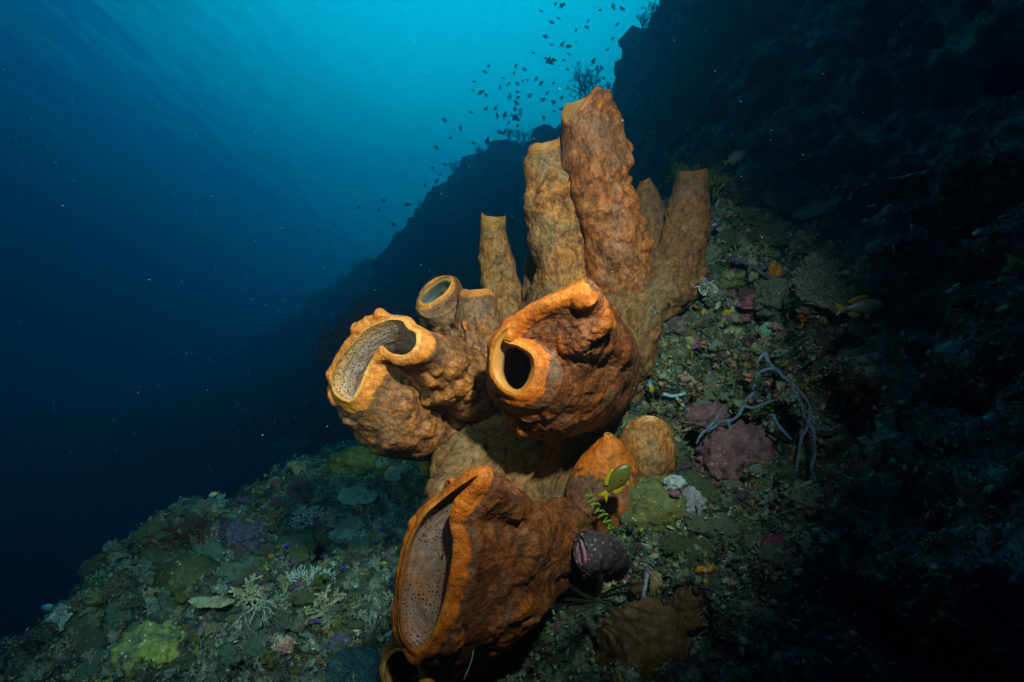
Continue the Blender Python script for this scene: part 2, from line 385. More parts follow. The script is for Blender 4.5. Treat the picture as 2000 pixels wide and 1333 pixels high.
# ================================================================== the sponge colony
def loft(rings, N, M, power=1.0):
    C = np.array(rings, float)                      # (R, K, 3)
    A = catmull(C.transpose(1, 0, 2), N, True)      # (N, R, 3)
    A = A.transpose(1, 0, 2)                        # (R, N, 3)
    return catmull(A, M)                            # (M, N, 3)
def smooth_closed(G, k):
    for _ in range(k): G = 0.5 * G + 0.25 * (np.roll(G, 1, 0) + np.roll(G, -1, 0))
    return G
def build_tube(parent, rim, rings, m_out, m_in, label=None, N=340, M=240, lipw=0.011, depth=0.30, amp=1.0, knob=1.0, streak=1.0, seed=1, shrink=0.92,
               inrings=None, lipext=0.05, kfade=0.85, rimn=0.006, bulge=1.0, name='tube'):
    """rim and rings: lists of 3-D control points (same count), rim first, root last"""
    rim = np.array(rim); rings = [np.array(r) for r in rings]
    rc = rim.mean(0); back = rings[min(2, len(rings) - 1)].mean(0) - rc; L = np.linalg.norm(back); back = back / L
    Rf = catmull(rim, N, True)
    Rf = Rf + back * (rimn * fbm(Rf * 24 + seed, 3, seed + 50))[:, None]
    tg = np.roll(Rf, -3, 0) - np.roll(Rf, 3, 0)
    nr = np.cross(tg, back); nr /= np.maximum(np.linalg.norm(nr, axis=1, keepdims=True), 1e-9)
    if ((nr * (Rf - rc)).sum(1)).mean() < 0: nr = -nr
    nr = smooth_closed(nr, 10); nr /= np.linalg.norm(nr, axis=1, keepdims=True)
    body = loft(rings, N, M)                        # first ring .. root
    # rounded lip between inner edge and first ring
    fr = (rc[1] - Rf[:, 1]); fr = fr / max(np.abs(fr).max(), 1e-6)
    w = lipw * (0.78 + 0.42 * fr + 0.35 * fbm(Rf * 22 + seed, 2, seed))[:, None]; w = np.maximum(w, lipw * 0.22)
    # outer side: blend from lip top to body[0]
    lip_out = [Rf + nr * w * 0.55 + back * 0.0 + back * w * 0.16, Rf + nr * w * 1.0 + back * w * 0.75]
    nl = 26
    Hs = []
    p0, p1, p2, p3 = lip_out[0], lip_out[1], None, body[0]
    tgt = body[0]; nxt = body[4] - body[0]
    for k in range(nl):
        t = (k + 1) / nl
        a = lip_out[1]; b = tgt; ta = back * np.linalg.norm(b - a, axis=1, keepdims=True) * 0.9 + nr * w; tb = nxt / np.maximum(np.linalg.norm(nxt, axis=1, keepdims=True), 1e-9) * np.linalg.norm(b - a, axis=1, keepdims=True)
        Hs.append((2 * t ** 3 - 3 * t ** 2 + 1) * a + (t ** 3 - 2 * t ** 2 + t) * ta + (-2 * t ** 3 + 3 * t ** 2) * b + (t ** 3 - t ** 2) * tb)
    top = [Rf + back * w * 0.0, Rf + nr * w * 0.28 + back * w * 0.03, lip_out[0], Rf + nr * w * 0.82 + back * w * 0.42, lip_out[1]]
    G = np.concatenate([np.array(top), np.array(Hs), body[1:]], 0)
    # distance from the rim
    s = np.zeros(G.shape[:2]); s[1:] = np.cumsum(np.linalg.norm(np.diff(G, axis=0), axis=-1), 0)
    Nn = grid_normals(G); cc = G.mean(1, keepdims=True)
    if ((Nn * (G - cc)).sum(-1)).mean() < 0: Nn = -Nn
    ax = body[-1].mean(0) - rc; ax /= np.linalg.norm(ax)
    Q = G - (G @ ax)[..., None] * ax * 0.55          # stretched along the tube
    fade = sstep(0.0, 0.03, s)
    far_ = sstep(0.03, 0.14, s)
    d = (0.024 * amp * fbm(G * 7 + seed, 3, seed) + 0.010 * amp * fbm(G * 19 + seed, 2, seed + 2)) * far_
    d += 0.0042 * amp * streak * fbm(Q * 30 + seed, 4, seed + 3, ridged=True) * far_
    d += 0.004 * amp * (fbm(G * 30 + seed, 4, seed + 6)) * (0.35 + 0.65 * far_) * fade
    cr = sstep(0.35, 0.62, fbm(Q * 17 + 3 * seed, 4, seed + 8, ridged=True)); d -= 0.0065 * amp * streak * cr * far_ * sstep(-0.1, 0.3, fbm(G * 6 + 9 * seed, 2, seed + 40))
    Gw = G + 0.012 * np.stack([fbm(G * 25, 2, 61), fbm(G * 25, 2, 62), fbm(G * 25, 2, 63)], -1)
    F1, cid = worley(Gw * 24 + seed, seed + 11); F2, cid2 = worley(Gw * 48 + seed, seed + 14)
    km = sstep(-0.05, 0.30, fbm(G * 8 + 2 * seed, 2, seed + 17)) * (1 - kfade * sstep(0.10, 0.30, s)) * fade
    kb = np.clip(1 - F1 * 1.45, 0, 1) ** 1.0 * (cid > 0.35); kb2 = np.clip(1 - F2 * 1.5, 0, 1) * (cid2 > 0.4)
    kk = sstep(0, 0.6, kb) * km
    d += knob * (0.0105 * kk * (0.3 + cid) + 0.0035 * sstep(0, 0.7, kb2) * km)
    d += 0.0012 * amp * fbm(G * 120, 3, seed + 20) * fade
    d += lipw * 0.55 * bulge * np.exp(-((s - lipext * 0.42) / (lipext * 0.36)) ** 2) * (0.6 + 0.7 * fbm(G * 26 + seed, 2, seed + 60))
    G = G + Nn * d[..., None]
    lipa = 1 - sstep(0.0, lipext, s) * 1.0
    lipa = np.where(s < w[:, 0][None] * 0.9, 1.0, 0.92 * (1 - sstep(0, lipext, s)))
    R = G.shape[0]
    F = grid_faces(R, N)
    o = link(name, mesh_np(name, G, F, {'lip': lipa.ravel(), 'knob': (kk * 0.9).ravel(), 'fib': Q.reshape(-1, 3)}), m_out, parent)
    if label: o['label'] = label
    # inner wall
    Mi = 90; tt = np.linspace(0, 1, Mi)[:, None, None]
    if inrings is None:
        path = [rc]; acc = [0]
        cen = np.array([rc] + [r.mean(0) for r in rings]); seg = np.r_[0, np.cumsum(np.linalg.norm(np.diff(cen, axis=0), axis=1))]
        sd_ = np.linspace(0, min(depth, seg[-1] * 0.9), Mi); cp = np.stack([np.interp(sd_, seg, cen[:, k]) for k in range(3)], 1)
        grow = 1 - 0.10 * sstep(0, 0.25, np.linspace(0, 1, Mi)); sc = grow * (1 - (1 - shrink) * np.linspace(0, 1, Mi)) ; close = 1 - sstep(0.80, 1.0, np.linspace(0, 1, Mi)) * 0.98
        I = cp[:, None] + (Rf - rc)[None] * (sc * close)[:, None, None]
        # let the shape drift from the rim's outline towards the body's
        Bm = np.array([catmull(r, N, True) for r in rings])
        tgt = catmull(np.concatenate([Rf[None], Bm * 1.0], 0), 60); cT = tgt.mean(1, keepdims=True)
        idx = np.clip(np.linspace(0, min(59, 59 * depth / max(seg[-1], 1e-6)), Mi), 0, 59).astype(int)
        J = tgt[idx]; J = cp[:, None] + (J - J.mean(1, keepdims=True)) * (0.70 * close)[:, None, None]
        bl = sstep(0, 0.5, np.linspace(0, 1, Mi))[:, None, None] * 0.8
        I = I * (1 - bl) + J * bl
        I[0] = Rf
    else:
        IR = np.concatenate([[catmull(rim, N, True)], [catmull(np.array(r), N, True) for r in inrings]], 0); I = catmull(IR, Mi); I[0] = Rf
    si = np.zeros(I.shape[:2]); si[1:] = np.cumsum(np.linalg.norm(np.diff(I, axis=0), axis=-1), 0)
    ni = grid_normals(I); dd = 0.004 * fbm(I * 22, 3, seed + 31) * sstep(0.0, 0.04, si); I = I + ni * dd[..., None]
    ulen = np.linalg.norm(np.roll(Rf, -1, 0) - Rf, axis=1).sum()
    uu = np.repeat((np.linspace(0, 1, N) * ulen)[None], Mi, 0)
    uvw = np.stack([uu * 10, si * 10 * 0.12, np.zeros_like(si)], -1) if False else np.stack([uu, si * 1.0, np.zeros_like(si)], -1)
    oi = link('inner_wall', mesh_np('inner_wall', I, grid_faces(Mi, N)[:, ::-1], {'lip': (1 - sstep(0, 0.035, si)).ravel(), 'uvw': uvw.reshape(-1, 3)}), m_in, o)
    return o

def ell(px, py, d, rx, ry, rot=0.0, K=16, tl=0.0, tv=0.0):
    """ring in a plane facing the diver: tl, tv = how much farther its right / upper edge lies, per unit of offset"""
    out = []; s = d / FP; r = math.radians(rot)
    c = P(px, py, d)
    for k in range(K):
        a = math.radians(-90) + 2 * math.pi * k / K      # from the bottom, to the right, to the top
        u = rx * math.cos(a); v = ry * math.sin(a)
        x = (u * math.cos(r) - v * math.sin(r)) * s; z = (u * math.sin(r) + v * math.cos(r)) * s
        out.append(c + np.array([x, x * tl + z * tv, z]))
    return out
def pts(L, d0, tl=0.0, tv=0.0, dd=None):
    """explicit ring: pixels at distance d0, sheared in depth around its middle"""
    A = np.array([l[:2] for l in L], float); c = A.mean(0); out = []
    for k, (x, y) in enumerate(A):
        d = d0 + (x - c[0]) / FP * d0 * tl - (y - c[1]) / FP * d0 * tv
        if len(L[k]) > 2: d += L[k][2]
        out.append(P(x, y, d))
    return out
def stand(px, py, d, hw, lean=0.0, flat=0.85, top=None, K=16, ph=0.0, dep=0.0):
    """ring of an upright tube: half width in photo pixels, lean of its axis in degrees (0 = up, + = to the right), 16 points from front, clockwise seen from above
       top: list of offsets along the axis (photo pixels) for each point"""
    s = d / FP; a = math.radians(lean); ax = np.array([math.sin(a), dep, math.cos(a)]); ax /= np.linalg.norm(ax)
    u = np.array([math.cos(a), 0, -math.sin(a)]); v = np.cross(u, ax)      # v points back or front
    if v[1] > 0: v = -v                                                     # v towards the diver
    c = P(px, py, d); out = []
    for k in range(K):
        t = 2 * math.pi * k / K
        off = 0 if top is None else np.interp(k, np.arange(len(top)) * K / len(top), top, period=K)
        out.append(c + hw * s * (math.sin(t) * u + flat * math.cos(t) * v) + ax * off * s)
    return out

EDGE = (0.86, 0.62, 0.34)
M_ORANGE = None
M_PALE = sponge_mat('sponge_pale_orange', (0.90, 0.48, 0.18), (0.74, 0.245, 0.042), (0.30, 0.115, 0.042), (0.085, 0.036, 0.018), (0.23, 0.15, 0.12), 0.34)
M_TALL = sponge_mat('sponge_rust', (0.70, 0.38, 0.12), (0.62, 0.19, 0.035), (0.36, 0.115, 0.032), (0.12, 0.042, 0.015), (0.32, 0.18, 0.13), 0.35)
M_TAN = sponge_mat('sponge_tan', (0.60, 0.34, 0.10), (0.54, 0.21, 0.04), (0.42, 0.172, 0.050), (0.11, 0.045, 0.017), (0.31, 0.22, 0.135), 0.42, 0.55)
M_BROWN = sponge_mat('sponge_brown', (0.40, 0.19, 0.06), (0.28, 0.11, 0.032), (0.21, 0.09, 0.032), (0.085, 0.035, 0.015), (0.16, 0.105, 0.08), 0.35, 0.6)
M_BASE = sponge_mat('sponge_base', (0.62, 0.40, 0.16), (0.40, 0.15, 0.04), (0.24, 0.115, 0.045), (0.08, 0.036, 0.016), (0.22, 0.155, 0.10), 0.4, 0.6)
M_DEEP = sponge_mat('sponge_deep_orange', (0.74, 0.29, 0.05), (0.64, 0.17, 0.014), (0.215, 0.068, 0.021), (0.065, 0.022, 0.011), (0.20, 0.12, 0.09), 0.24)
I_PALE = inner_mat('inner_pale', (0.52, 0.30, 0.17), (0.56, 0.42, 0.33), (0.74, 0.38, 0.13), pores=True)
I_AMBER = inner_mat('inner_amber', (0.48, 0.21, 0.04), (0.52, 0.29, 0.12), (0.66, 0.28, 0.05), pores=False)
I_GREY = inner_mat('inner_grey', (0.46, 0.22, 0.09), (0.38, 0.27, 0.21), (0.58, 0.20, 0.03), pores=True)
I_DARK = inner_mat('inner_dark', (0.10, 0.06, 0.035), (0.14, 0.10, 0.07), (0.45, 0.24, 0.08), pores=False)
I_BLUE = inner_mat('inner_bluegrey', (0.18, 0.15, 0.10), (0.34, 0.40, 0.42), (0.46, 0.24, 0.06), pores=False)

colony = thing('sponge_colony', 'large orange and tan tube sponge colony of many open tubes filling the middle', 'sponge', P(1080, 1000, 1.3))
cl = Vector(colony.location)
class Rel:                                            # parts are built in world space, then hung on the colony
    pass
root_parts = []
def hang(o):
    o.parent = colony; o.matrix_parent_inverse = Matrix.Translation(-cl); return o

def shallow(L, d, tl, steps):
    A = np.array(L, float); c = A.mean(0); out = []
    for sc, sx, sy, dd in steps: out.append(pts([tuple(q) for q in c + (A - c) * sc + np.array([sx, sy])], d + dd, tl))
    return out
# -- left sponge with the S shaped mouth
Grim = [(682, 782), (700, 760), (712, 725), (728, 695), (745, 676), (765, 690), (792, 693), (812, 676), (812, 652), (797, 643), (783, 627), (752, 629), (712, 649), (680, 684), (656, 722), (652, 760)]
G1_ = [(685, 808), (725, 790), (742, 750), (753, 715), (762, 700), (785, 714), (826, 708), (848, 682), (838, 652), (814, 638), (790, 622), (750, 622), (706, 640), (672, 680), (645, 724), (650, 775)]
G2_ = [(720, 868), (780, 860), (800, 800), (800, 762), (802, 738), (832, 748), (872, 738), (887, 702), (872, 668), (838, 650), (800, 634), (755, 640), (715, 665), (684, 710), (668, 762), (680, 825)]
G3_ = [(770, 886), (840, 882), (868, 850), (858, 812), (866, 790), (900, 802), (938, 792), (952, 742), (927, 692), (882, 672), (830, 660), (790, 670), (760, 700), (740, 750), (725, 800), (735, 858)]
G4_ = [(840, 882), (880, 878), (922, 852), (930, 838), (945, 833), (968, 832), (990, 808), (1000, 762), (975, 717), (932, 697), (880, 690), (850, 700), (825, 730), (810, 770), (800, 820), (810, 868)]
G5_ = [(900, 860), (950, 870), (990, 860), (1010, 845), (1025, 830), (1040, 815), (1050, 790), (1050, 760), (1030, 740), (1000, 725), (960, 720), (930, 735), (905, 760), (890, 790), (880, 820), (885, 845)]
o = build_tube(None, pts(Grim, 1.13, -0.45), [pts(G1_, 1.15, -0.45), pts(G2_, 1.21, -0.45), pts(G3_, 1.30, -0.4), pts(G4_, 1.40, -0.3), pts(G5_, 1.52)],
               M_PALE, I_PALE, 'orange tube with a long S shaped mouth on the left', N=420, M=300, lipw=0.011, depth=0.22, seed=3, knob=1.15, amp=1.0, lipext=0.07)
hang(o)
# -- centre sponge with round hole and folded slit
Hrim = [(1010, 768), (1034, 752), (1044, 722), (1038, 694), (1014, 677, -.002), (985, 664, -.008), (1012, 620, -.012), (1079, 576, -.012), (1140, 556, -.008), (1146, 562), (1086, 590), (1030, 622), (982, 650), (964, 683), (961, 722), (979, 755)]
H1_ = [(1012, 806), (1068, 794), (1098, 748), (1100, 712), (1084, 684, -.005), (1088, 658, -.012), (1112, 632, -.016), (1154, 618, -.012), (1176, 598), (1158, 559), (1090, 573), (1030, 600), (980, 640), (957, 682), (955, 730), (972, 776)]
H2_ = [(1040, 850), (1102, 838), (1138, 788), (1138, 742, -.03), (1138, 710, -.055), (1146, 682, -.075), (1168, 660, -.075), (1190, 640, -.06), (1188, 606, -.05), (1168, 573, -.03), (1100, 585), (1040, 612), (995, 655), (972, 700), (972, 758), (1000, 820)]
H3_ = [(1084, 854), (1152, 842), (1202, 802), (1228, 752), (1230, 715), (1226, 690, -.07), (1218, 660, -.07), (1208, 634, -.05), (1200, 612, -.05), (1170, 606), (1120, 610), (1070, 630), (1030, 670), (1010, 720), (1020, 780), (1050, 834)]
H4_ = [(1130, 840), (1180, 830), (1220, 795), (1240, 755), (1245, 720), (1243, 695), (1235, 665), (1220, 645), (1200, 630), (1175, 620), (1140, 625), (1110, 645), (1085, 680), (1070, 720), (1075, 775), (1098, 820)]
HA = [(1012, 763), (1030, 749), (1038, 722), (1034, 697), (1018, 683), (1006, 678), (1002, 677), (999, 677), (997, 677), (995, 678), (993, 679), (991, 681), (988, 686), (984, 701), (984, 726), (995, 751)]
hc = np.mean(HA, 0)
HIN = [pts(HA, 1.045, -0.4), pts([tuple(hc + (np.array(q) - hc) * 1.7 + np.array([14, 4])) for q in HA], 1.12, -0.3), pts([tuple(hc + (np.array(q) - hc) * 1.9 + np.array([34, 8])) for q in HA], 1.24, -0.2), pts([tuple(hc + (np.array(q) - hc) * 0.05 + np.array([40, 8])) for q in HA], 1.36)]
o = build_tube(None, pts(Hrim, 1.00, -0.5), [pts(H1_, 1.02, -0.5), pts(H2_, 1.09, -0.45), pts(H3_, 1.26, -0.35), pts(H4_, 1.48)],
               M_DEEP, I_AMBER, 'bright orange tube with a round dark hole and a folded slit above it', N=420, M=300, lipw=0.015, depth=0.30, seed=8, inrings=HIN, knob=0.8, amp=0.75, lipext=0.06)
hang(o)
# -- big bottom sponge with the pitted inner wall
Krim = [(812, 1266), (838, 1245), (858, 1205), (872, 1155), (884, 1100), (886, 1050), (880, 1012), (893, 973), (924, 942), (932, 930), (895, 954), (845, 992), (808, 1042), (790, 1100), (781, 1170), (785, 1232)]
K1_ = [(815, 1288), (864, 1276), (896, 1235), (917, 1170), (936, 1110), (942, 1055), (938, 1020), (968, 990), (990, 955), (952, 922), (893, 945), (840, 985), (801, 1037), (783, 1098), (773, 1170), (776, 1240)]
K2_ = [(850, 1296), (908, 1290), (950, 1240), (972, 1170), (990, 1105), (998, 1055), (996, 1026), (1010, 1006), (1010, 965), (968, 930), (910, 950), (860, 990), (825, 1045), (806, 1105), (797, 1175), (808, 1250)]
K3_ = [(920, 1290), (985, 1275), (1036, 1226), (1062, 1160), (1074, 1100), (1072, 1050), (1066, 1010), (1052, 1004), (1036, 986), (1002, 968), (960, 975), (920, 1010), (890, 1060), (870, 1120), (860, 1180), (875, 1250)]
K4_ = [(1000, 1255), (1060, 1225), (1106, 1172), (1136, 1112), (1146, 1060), (1142, 1030), (1134, 1008), (1114, 992), (1082, 984), (1046, 986), (1012, 992), (982, 1010), (962, 1060), (950, 1110), (948, 1170), (965, 1232)]
K5_ = [(1060, 1200), (1105, 1180), (1140, 1140), (1158, 1090), (1162, 1050), (1158, 1025), (1150, 1008), (1132, 992), (1107, 984), (1080, 986), (1055, 996), (1035, 1015), (1022, 1045), (1015, 1090), (1018, 1140), (1030, 1180)]
o = build_tube(None, pts(Krim, 0.86, -0.30), [pts(K1_, 0.875, -0.30), pts(K2_, 0.93, -0.32), pts(K3_, 1.03, -0.4), pts(K4_, 1.15, -0.2), pts(K5_, 1.32)],
               M_DEEP, I_GREY, 'biggest orange tube at the bottom with a tall pitted grey mouth', N=420, M=300, lipw=0.013, depth=0.16, seed=13, knob=0.8, amp=0.9, lipext=0.055,
               inrings=shallow(Krim, 0.86, -0.30, [(1.0, 1, 0, 0.006), (0.99, 3, 0, 0.015), (0.93, 6, 2, 0.024), (0.70, 8, 2, 0.031), (0.04, 9, 2, 0.034)]))
hang(o)
# -- upright tubes behind
def upright(label, rim, rings, mo, mi, seed, N=320, M=260, lipw=0.008, depth=0.2, **kw):
    return hang(build_tube(None, rim, rings, mo, mi, label, N=N, M=M, lipw=lipw, depth=depth, seed=seed, **kw))
# offsets run: front, front-right, right, back-right, back, back-left, left, front-left
upright('tallest rust coloured tube with warty top',
        stand(1136, 222, 1.46, 36, -4, 0.8, [12, 40, 44, 46, 38, 28, -2, -20]),
        [stand(1160, 262, 1.47, 63, -5, 0.8, [0, 12, 20, 16, 4, 2, 0, 0]), stand(1176, 340, 1.48, 62, -8, 0.8), stand(1192, 420, 1.50, 56, -12), stand(1206, 500, 1.52, 62, -6), stand(1218, 575, 1.56, 70, -4), stand(1212, 650, 1.62, 66, 0)],
        M_TALL, I_AMBER, 21, knob=1.5, amp=1.0, lipext=0.03, kfade=0.35, streak=0.8)
upright('second tall tan tube leaning against the tallest one',
        stand(1065, 282, 1.52, 27, 8, 0.8, [-16, 0, 26, 20, 12, 5, -8, -20]),
        [stand(1064, 325, 1.525, 44, 2, 0.85, [0, 14, 26, 20, 4, 0, 0, -4]), stand(1078, 400, 1.54, 50, -6), stand(1088, 480, 1.56, 50, -6), stand(1102, 560, 1.58, 58, -6), stand(1112, 640, 1.60, 74, 0)],
        M_TAN, I_AMBER, 27, knob=1.2, amp=1.0, lipext=0.03, kfade=0.7, streak=0.6)
upright('brown leaf shaped tube between the tallest one and the flat topped one',
        stand(1259, 352, 1.66, 9, -4, 0.9, [-4, 0, 4, 4, 2, 0, 0, -2]),
        [stand(1262, 380, 1.66, 24, -8), stand(1270, 430, 1.66, 34, -6), stand(1278, 500, 1.66, 38, -4), stand(1276, 560, 1.66, 46, 0)],
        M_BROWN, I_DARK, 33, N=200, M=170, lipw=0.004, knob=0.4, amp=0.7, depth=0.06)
upright('brown flat topped tube on the right end',
        stand(1353, 336, 1.60, 25, 2, 0.7, [-3, 2, 6, 4, 4, 3, -3, -5]),
        [stand(1351, 362, 1.60, 33, 10), stand(1340, 420, 1.60, 42, 16), stand(1326, 480, 1.60, 44, 14), stand(1308, 530, 1.60, 54, 12), stand(1292, 560, 1.60, 56, 10)],
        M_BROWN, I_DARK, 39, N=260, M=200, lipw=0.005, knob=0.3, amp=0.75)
upright('slim tan tube standing alone at the back left',
        stand(963, 428, 1.78, 21, 2, 0.8, [-11, -8, 6, 8, 8, 9, 12, -2]),
        [stand(963, 450, 1.78, 25, 2), stand(968, 500, 1.78, 33, -4), stand(976, 550, 1.76, 38, -6), stand(990, 610, 1.72, 42, -8), stand(1010, 700, 1.66, 50, -4)],
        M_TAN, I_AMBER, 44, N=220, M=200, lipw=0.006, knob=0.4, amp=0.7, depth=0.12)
upright('narrow brown stub behind the second tall tube',
        stand(1038, 496, 1.72, 9, 0, 0.9), [stand(1038, 515, 1.72, 14, 0), stand(1040, 560, 1.72, 18, 0), stand(1046, 640, 1.7, 22, 0)],
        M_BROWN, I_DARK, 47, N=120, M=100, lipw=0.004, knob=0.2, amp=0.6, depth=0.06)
upright('stubby orange tube with a pinched top beside the small open one',
        stand(931, 567, 1.44, 24, 2, 0.5, [-2, 0, 2, 2, 2, 0, 0, -2]),
        [stand(933, 590, 1.44, 37, -2), stand(930, 640, 1.44, 46, -4), stand(936, 690, 1.44, 52, -4), stand(960, 760, 1.46, 60, -6)],
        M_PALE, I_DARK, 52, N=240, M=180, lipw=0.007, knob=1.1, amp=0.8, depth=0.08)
# -- small open tube, upper left
hang(build_tube(None, ell(852, 567, 1.50, 36, 17, 42, tl=-0.3, tv=0.9),
     [ell(858, 580, 1.49, 50, 38, 42, tl=-0.3, tv=0.6), ell(864, 592, 1.51, 48, 50, 20, tl=-0.3, tv=0.4), ell(872, 616, 1.57, 38, 40, 0), ell(886, 650, 1.60, 38, 42, 0), ell(940, 720, 1.62, 50, 50, 0)],
     M_PALE, I_BLUE, 'small tan tube with a tilted blue grey mouth', N=240, M=170, lipw=0.008, depth=0.22, seed=57, knob=1.2, amp=0.7, lipext=0.03,
     inrings=[ell(854, 571, 1.515, 31, 13, 42), ell(858, 578, 1.55, 24, 10, 42), ell(862, 585, 1.58, 12, 6, 42), ell(862, 586, 1.585, 1, 1)]))
# -- bottom left tube with dark hole
hang(build_tube(None, ell(786, 1326, 0.93, 36, 46, 8, tl=-0.4, tv=0.3),
     [ell(794, 1312, 0.94, 52, 66, 6, tl=-0.4), ell(808, 1302, 0.98, 66, 72, 0), ell(840, 1296, 1.06, 66, 70, 0), ell(900, 1270, 1.15, 60, 60, 0), ell(980, 1220, 1.25, 50, 50, 0)],
     M_TAN, I_DARK, 'small tan tube with a black hole at the bottom edge', N=240, M=170, lipw=0.016, depth=0.2, seed=61, knob=0.3, amp=0.6, lipext=0.04))
# -- small round yellow tube and the leaf shaped lobe beside it
hang(build_tube(None, ell(1267, 822, 1.36, 23, 6, 4, tv=3.2),
     [ell(1267, 836, 1.36, 42, 11, 3, tv=3.6), ell(1267, 862, 1.36, 51, 14, 2, tv=3.6), ell(1265, 888, 1.36, 50, 14, 0, tv=3.4), ell(1262, 915, 1.36, 40, 11, 0, tv=3.4), ell(1262, 945, 1.38, 30, 8, 0, tv=3.4)],
     M_TAN, I_PALE, 'small round yellowish tube with a net pattern beside the yellow fish', N=220, M=170, lipw=0.009, depth=0.06, seed=66, knob=0.6, amp=0.35, lipext=0.03, streak=0.2))
hang(build_tube(None, ell(1188, 846, 1.27, 6, 2, 0, tv=2),
     [ell(1190, 864, 1.28, 22, 6, 0, tv=3), ell(1188, 900, 1.29, 54, 12, 0, tv=3), ell(1182, 940, 1.29, 74, 14, 0, tv=3), ell(1176, 990, 1.29, 74, 14, 0, tv=3), ell(1160, 1060, 1.32, 60, 14, 0, tv=3)],
     M_DEEP, I_DARK, 'pointed orange lobe in shade behind the yellow fish', N=240, M=180, lipw=0.004, depth=0.02, seed=71, knob=0.3, amp=0.45, lipext=0.2, streak=0.3))

# -- the mass the tubes grow from: smooth union of rounded limbs, polygonised by surface nets
def surface_nets(f, o, h):
    s = f < 0; nx, ny, nz = f.shape
    c = np.zeros((nx - 1, ny - 1, nz - 1), int)
    for i in (0, 1):
        for j in (0, 1):
            for k in (0, 1): c += s[i:nx - 1 + i, j:ny - 1 + j, k:nz - 1 + k]
    act = (c > 0) & (c < 8); idx = -np.ones(act.shape, int); idx[act] = np.arange(act.sum())
    acc = np.zeros(act.shape + (3,)); cnt = np.zeros(act.shape)
    def sl(off): return tuple(slice(off[a], f.shape[a] - 1 + off[a]) for a in range(3))
    for ax in range(3):
        others = [a for a in range(3) if a != ax]
        for u in (0, 1):
            for v in (0, 1):
                o0 = [0, 0, 0]; o0[others[0]] = u; o0[others[1]] = v; o1 = list(o0); o1[ax] = 1
                a, b = f[sl(o0)], f[sl(o1)]; m = (a < 0) != (b < 0); t = np.where(m, a / np.where(m, a - b, 1), 0)
                p = np.zeros(act.shape + (3,)); p[..., others[0]] = u; p[..., others[1]] = v; p[..., ax] = t
                acc += p * m[..., None]; cnt += m
    I, J, K = np.nonzero(act); V = acc[act] / cnt[act][:, None] + np.stack([I, J, K], 1); V = V * h + o
    Fs = []
    for ax in range(3):
        a, b = [q for q in range(3) if q != ax]
        d = np.diff(s.astype(int), axis=ax); sel = [slice(1, -1)] * 3; sel[ax] = slice(None); dd = d[tuple(sel)]
        q = np.argwhere(dd != 0); sg = dd[dd != 0]; q[:, a] += 1; q[:, b] += 1
        def g(da, db):
            r = q.copy(); r[:, a] -= da; r[:, b] -= db; return idx[r[:, 0], r[:, 1], r[:, 2]]
        quad = np.stack([g(1, 1), g(0, 1), g(0, 0), g(1, 0)], 1); flip = (sg > 0) ^ (ax == 1); quad[~flip] = quad[~flip][:, ::-1]; Fs.append(quad)
    return V, np.concatenate(Fs)[:, ::-1]
def blob_union(caps, h, k=0.03, pad=0.1):
    A = np.array([c[0] for c in caps]); B = np.array([c[1] for c in caps]); r = [c[2] for c in caps]; r2 = [c[3] for c in caps]
    lo = np.minimum(A, B).min(0) - max(r) - pad; hi = np.maximum(A, B).max(0) + max(r) + pad
    n = ((hi - lo) / h).astype(int) + 1; ax = [lo[i] + np.arange(n[i]) * h for i in range(3)]
    X = np.stack(np.meshgrid(*ax, indexing='ij'), -1); f = None
    for a, b, ra, rb in zip(A, B, r, r2):
        ab = b - a; t = np.clip(((X - a) @ ab) / max(ab @ ab, 1e-9), 0, 1)
        d = np.linalg.norm(X - (a + t[..., None] * ab), axis=-1) - (ra + (rb - ra) * t)
        if f is None: f = d
        else:
            hh = np.clip(0.5 + 0.5 * (d - f) / k, 0, 1); f = d * (1 - hh) + f * hh - k * hh * (1 - hh)
    return surface_nets(f, lo, h)
def vnormals(V, F):
    n = np.cross(V[F[:, 2]] - V[F[:, 0]], V[F[:, 3]] - V[F[:, 1]]); N_ = np.zeros_like(V)
    for k in range(4): np.add.at(N_, F[:, k], n)
    return N_ / np.maximum(np.linalg.norm(N_, axis=1, keepdims=True), 1e-12)
def cap(x0, y0, d0, r0, x1, y1, d1, r1):
    return (P(x0, y0, d0), P(x1, y1, d1), r0 * d0 / FP, r1 * d1 / FP)
V, F = blob_union([cap(925, 895, 1.28, 62, 1000, 870, 1.36, 84), cap(1000, 870, 1.38, 84, 1090, 780, 1.55, 110), cap(900, 925, 1.26, 50, 990, 1000, 1.28, 75), cap(1000, 900, 1.42, 90, 1100, 1050, 1.38, 80),
                   cap(1090, 780, 1.60, 110, 1180, 680, 1.60, 100), cap(1170, 690, 1.60, 90, 1205, 650, 1.58, 56), cap(1200, 640, 1.54, 56, 1228, 690, 1.54, 40), cap(1130, 650, 1.62, 90, 1200, 640, 1.60, 80), cap(1225, 620, 1.58, 66, 1290, 565, 1.60, 56),
                   cap(1290, 560, 1.58, 56, 1348, 528, 1.60, 34), cap(1020, 690, 1.66, 60, 1110, 630, 1.62, 80), cap(1090, 780, 1.6, 90, 1190, 790, 1.6, 60), cap(960, 790, 1.5, 50, 1000, 700, 1.6, 60),
                   cap(862, 958, 1.16, 30, 905, 958, 1.24, 40), cap(848, 1000, 1.26, 20, 890, 1005, 1.28, 40), cap(1100, 1050, 1.38, 80, 1170, 1050, 1.45, 50), cap(900, 1010, 1.3, 50, 1020, 1150, 1.3, 90), cap(1100, 560, 1.62, 60, 1110, 640, 1.62, 80)], 0.0085, 0.05)
for _ in range(1): pass
Nn = vnormals(V, F)
Q = V - (V @ np.array([0.5, 0.5, 0.7]))[:, None] * np.array([0.5, 0.5, 0.7]) * 0.6
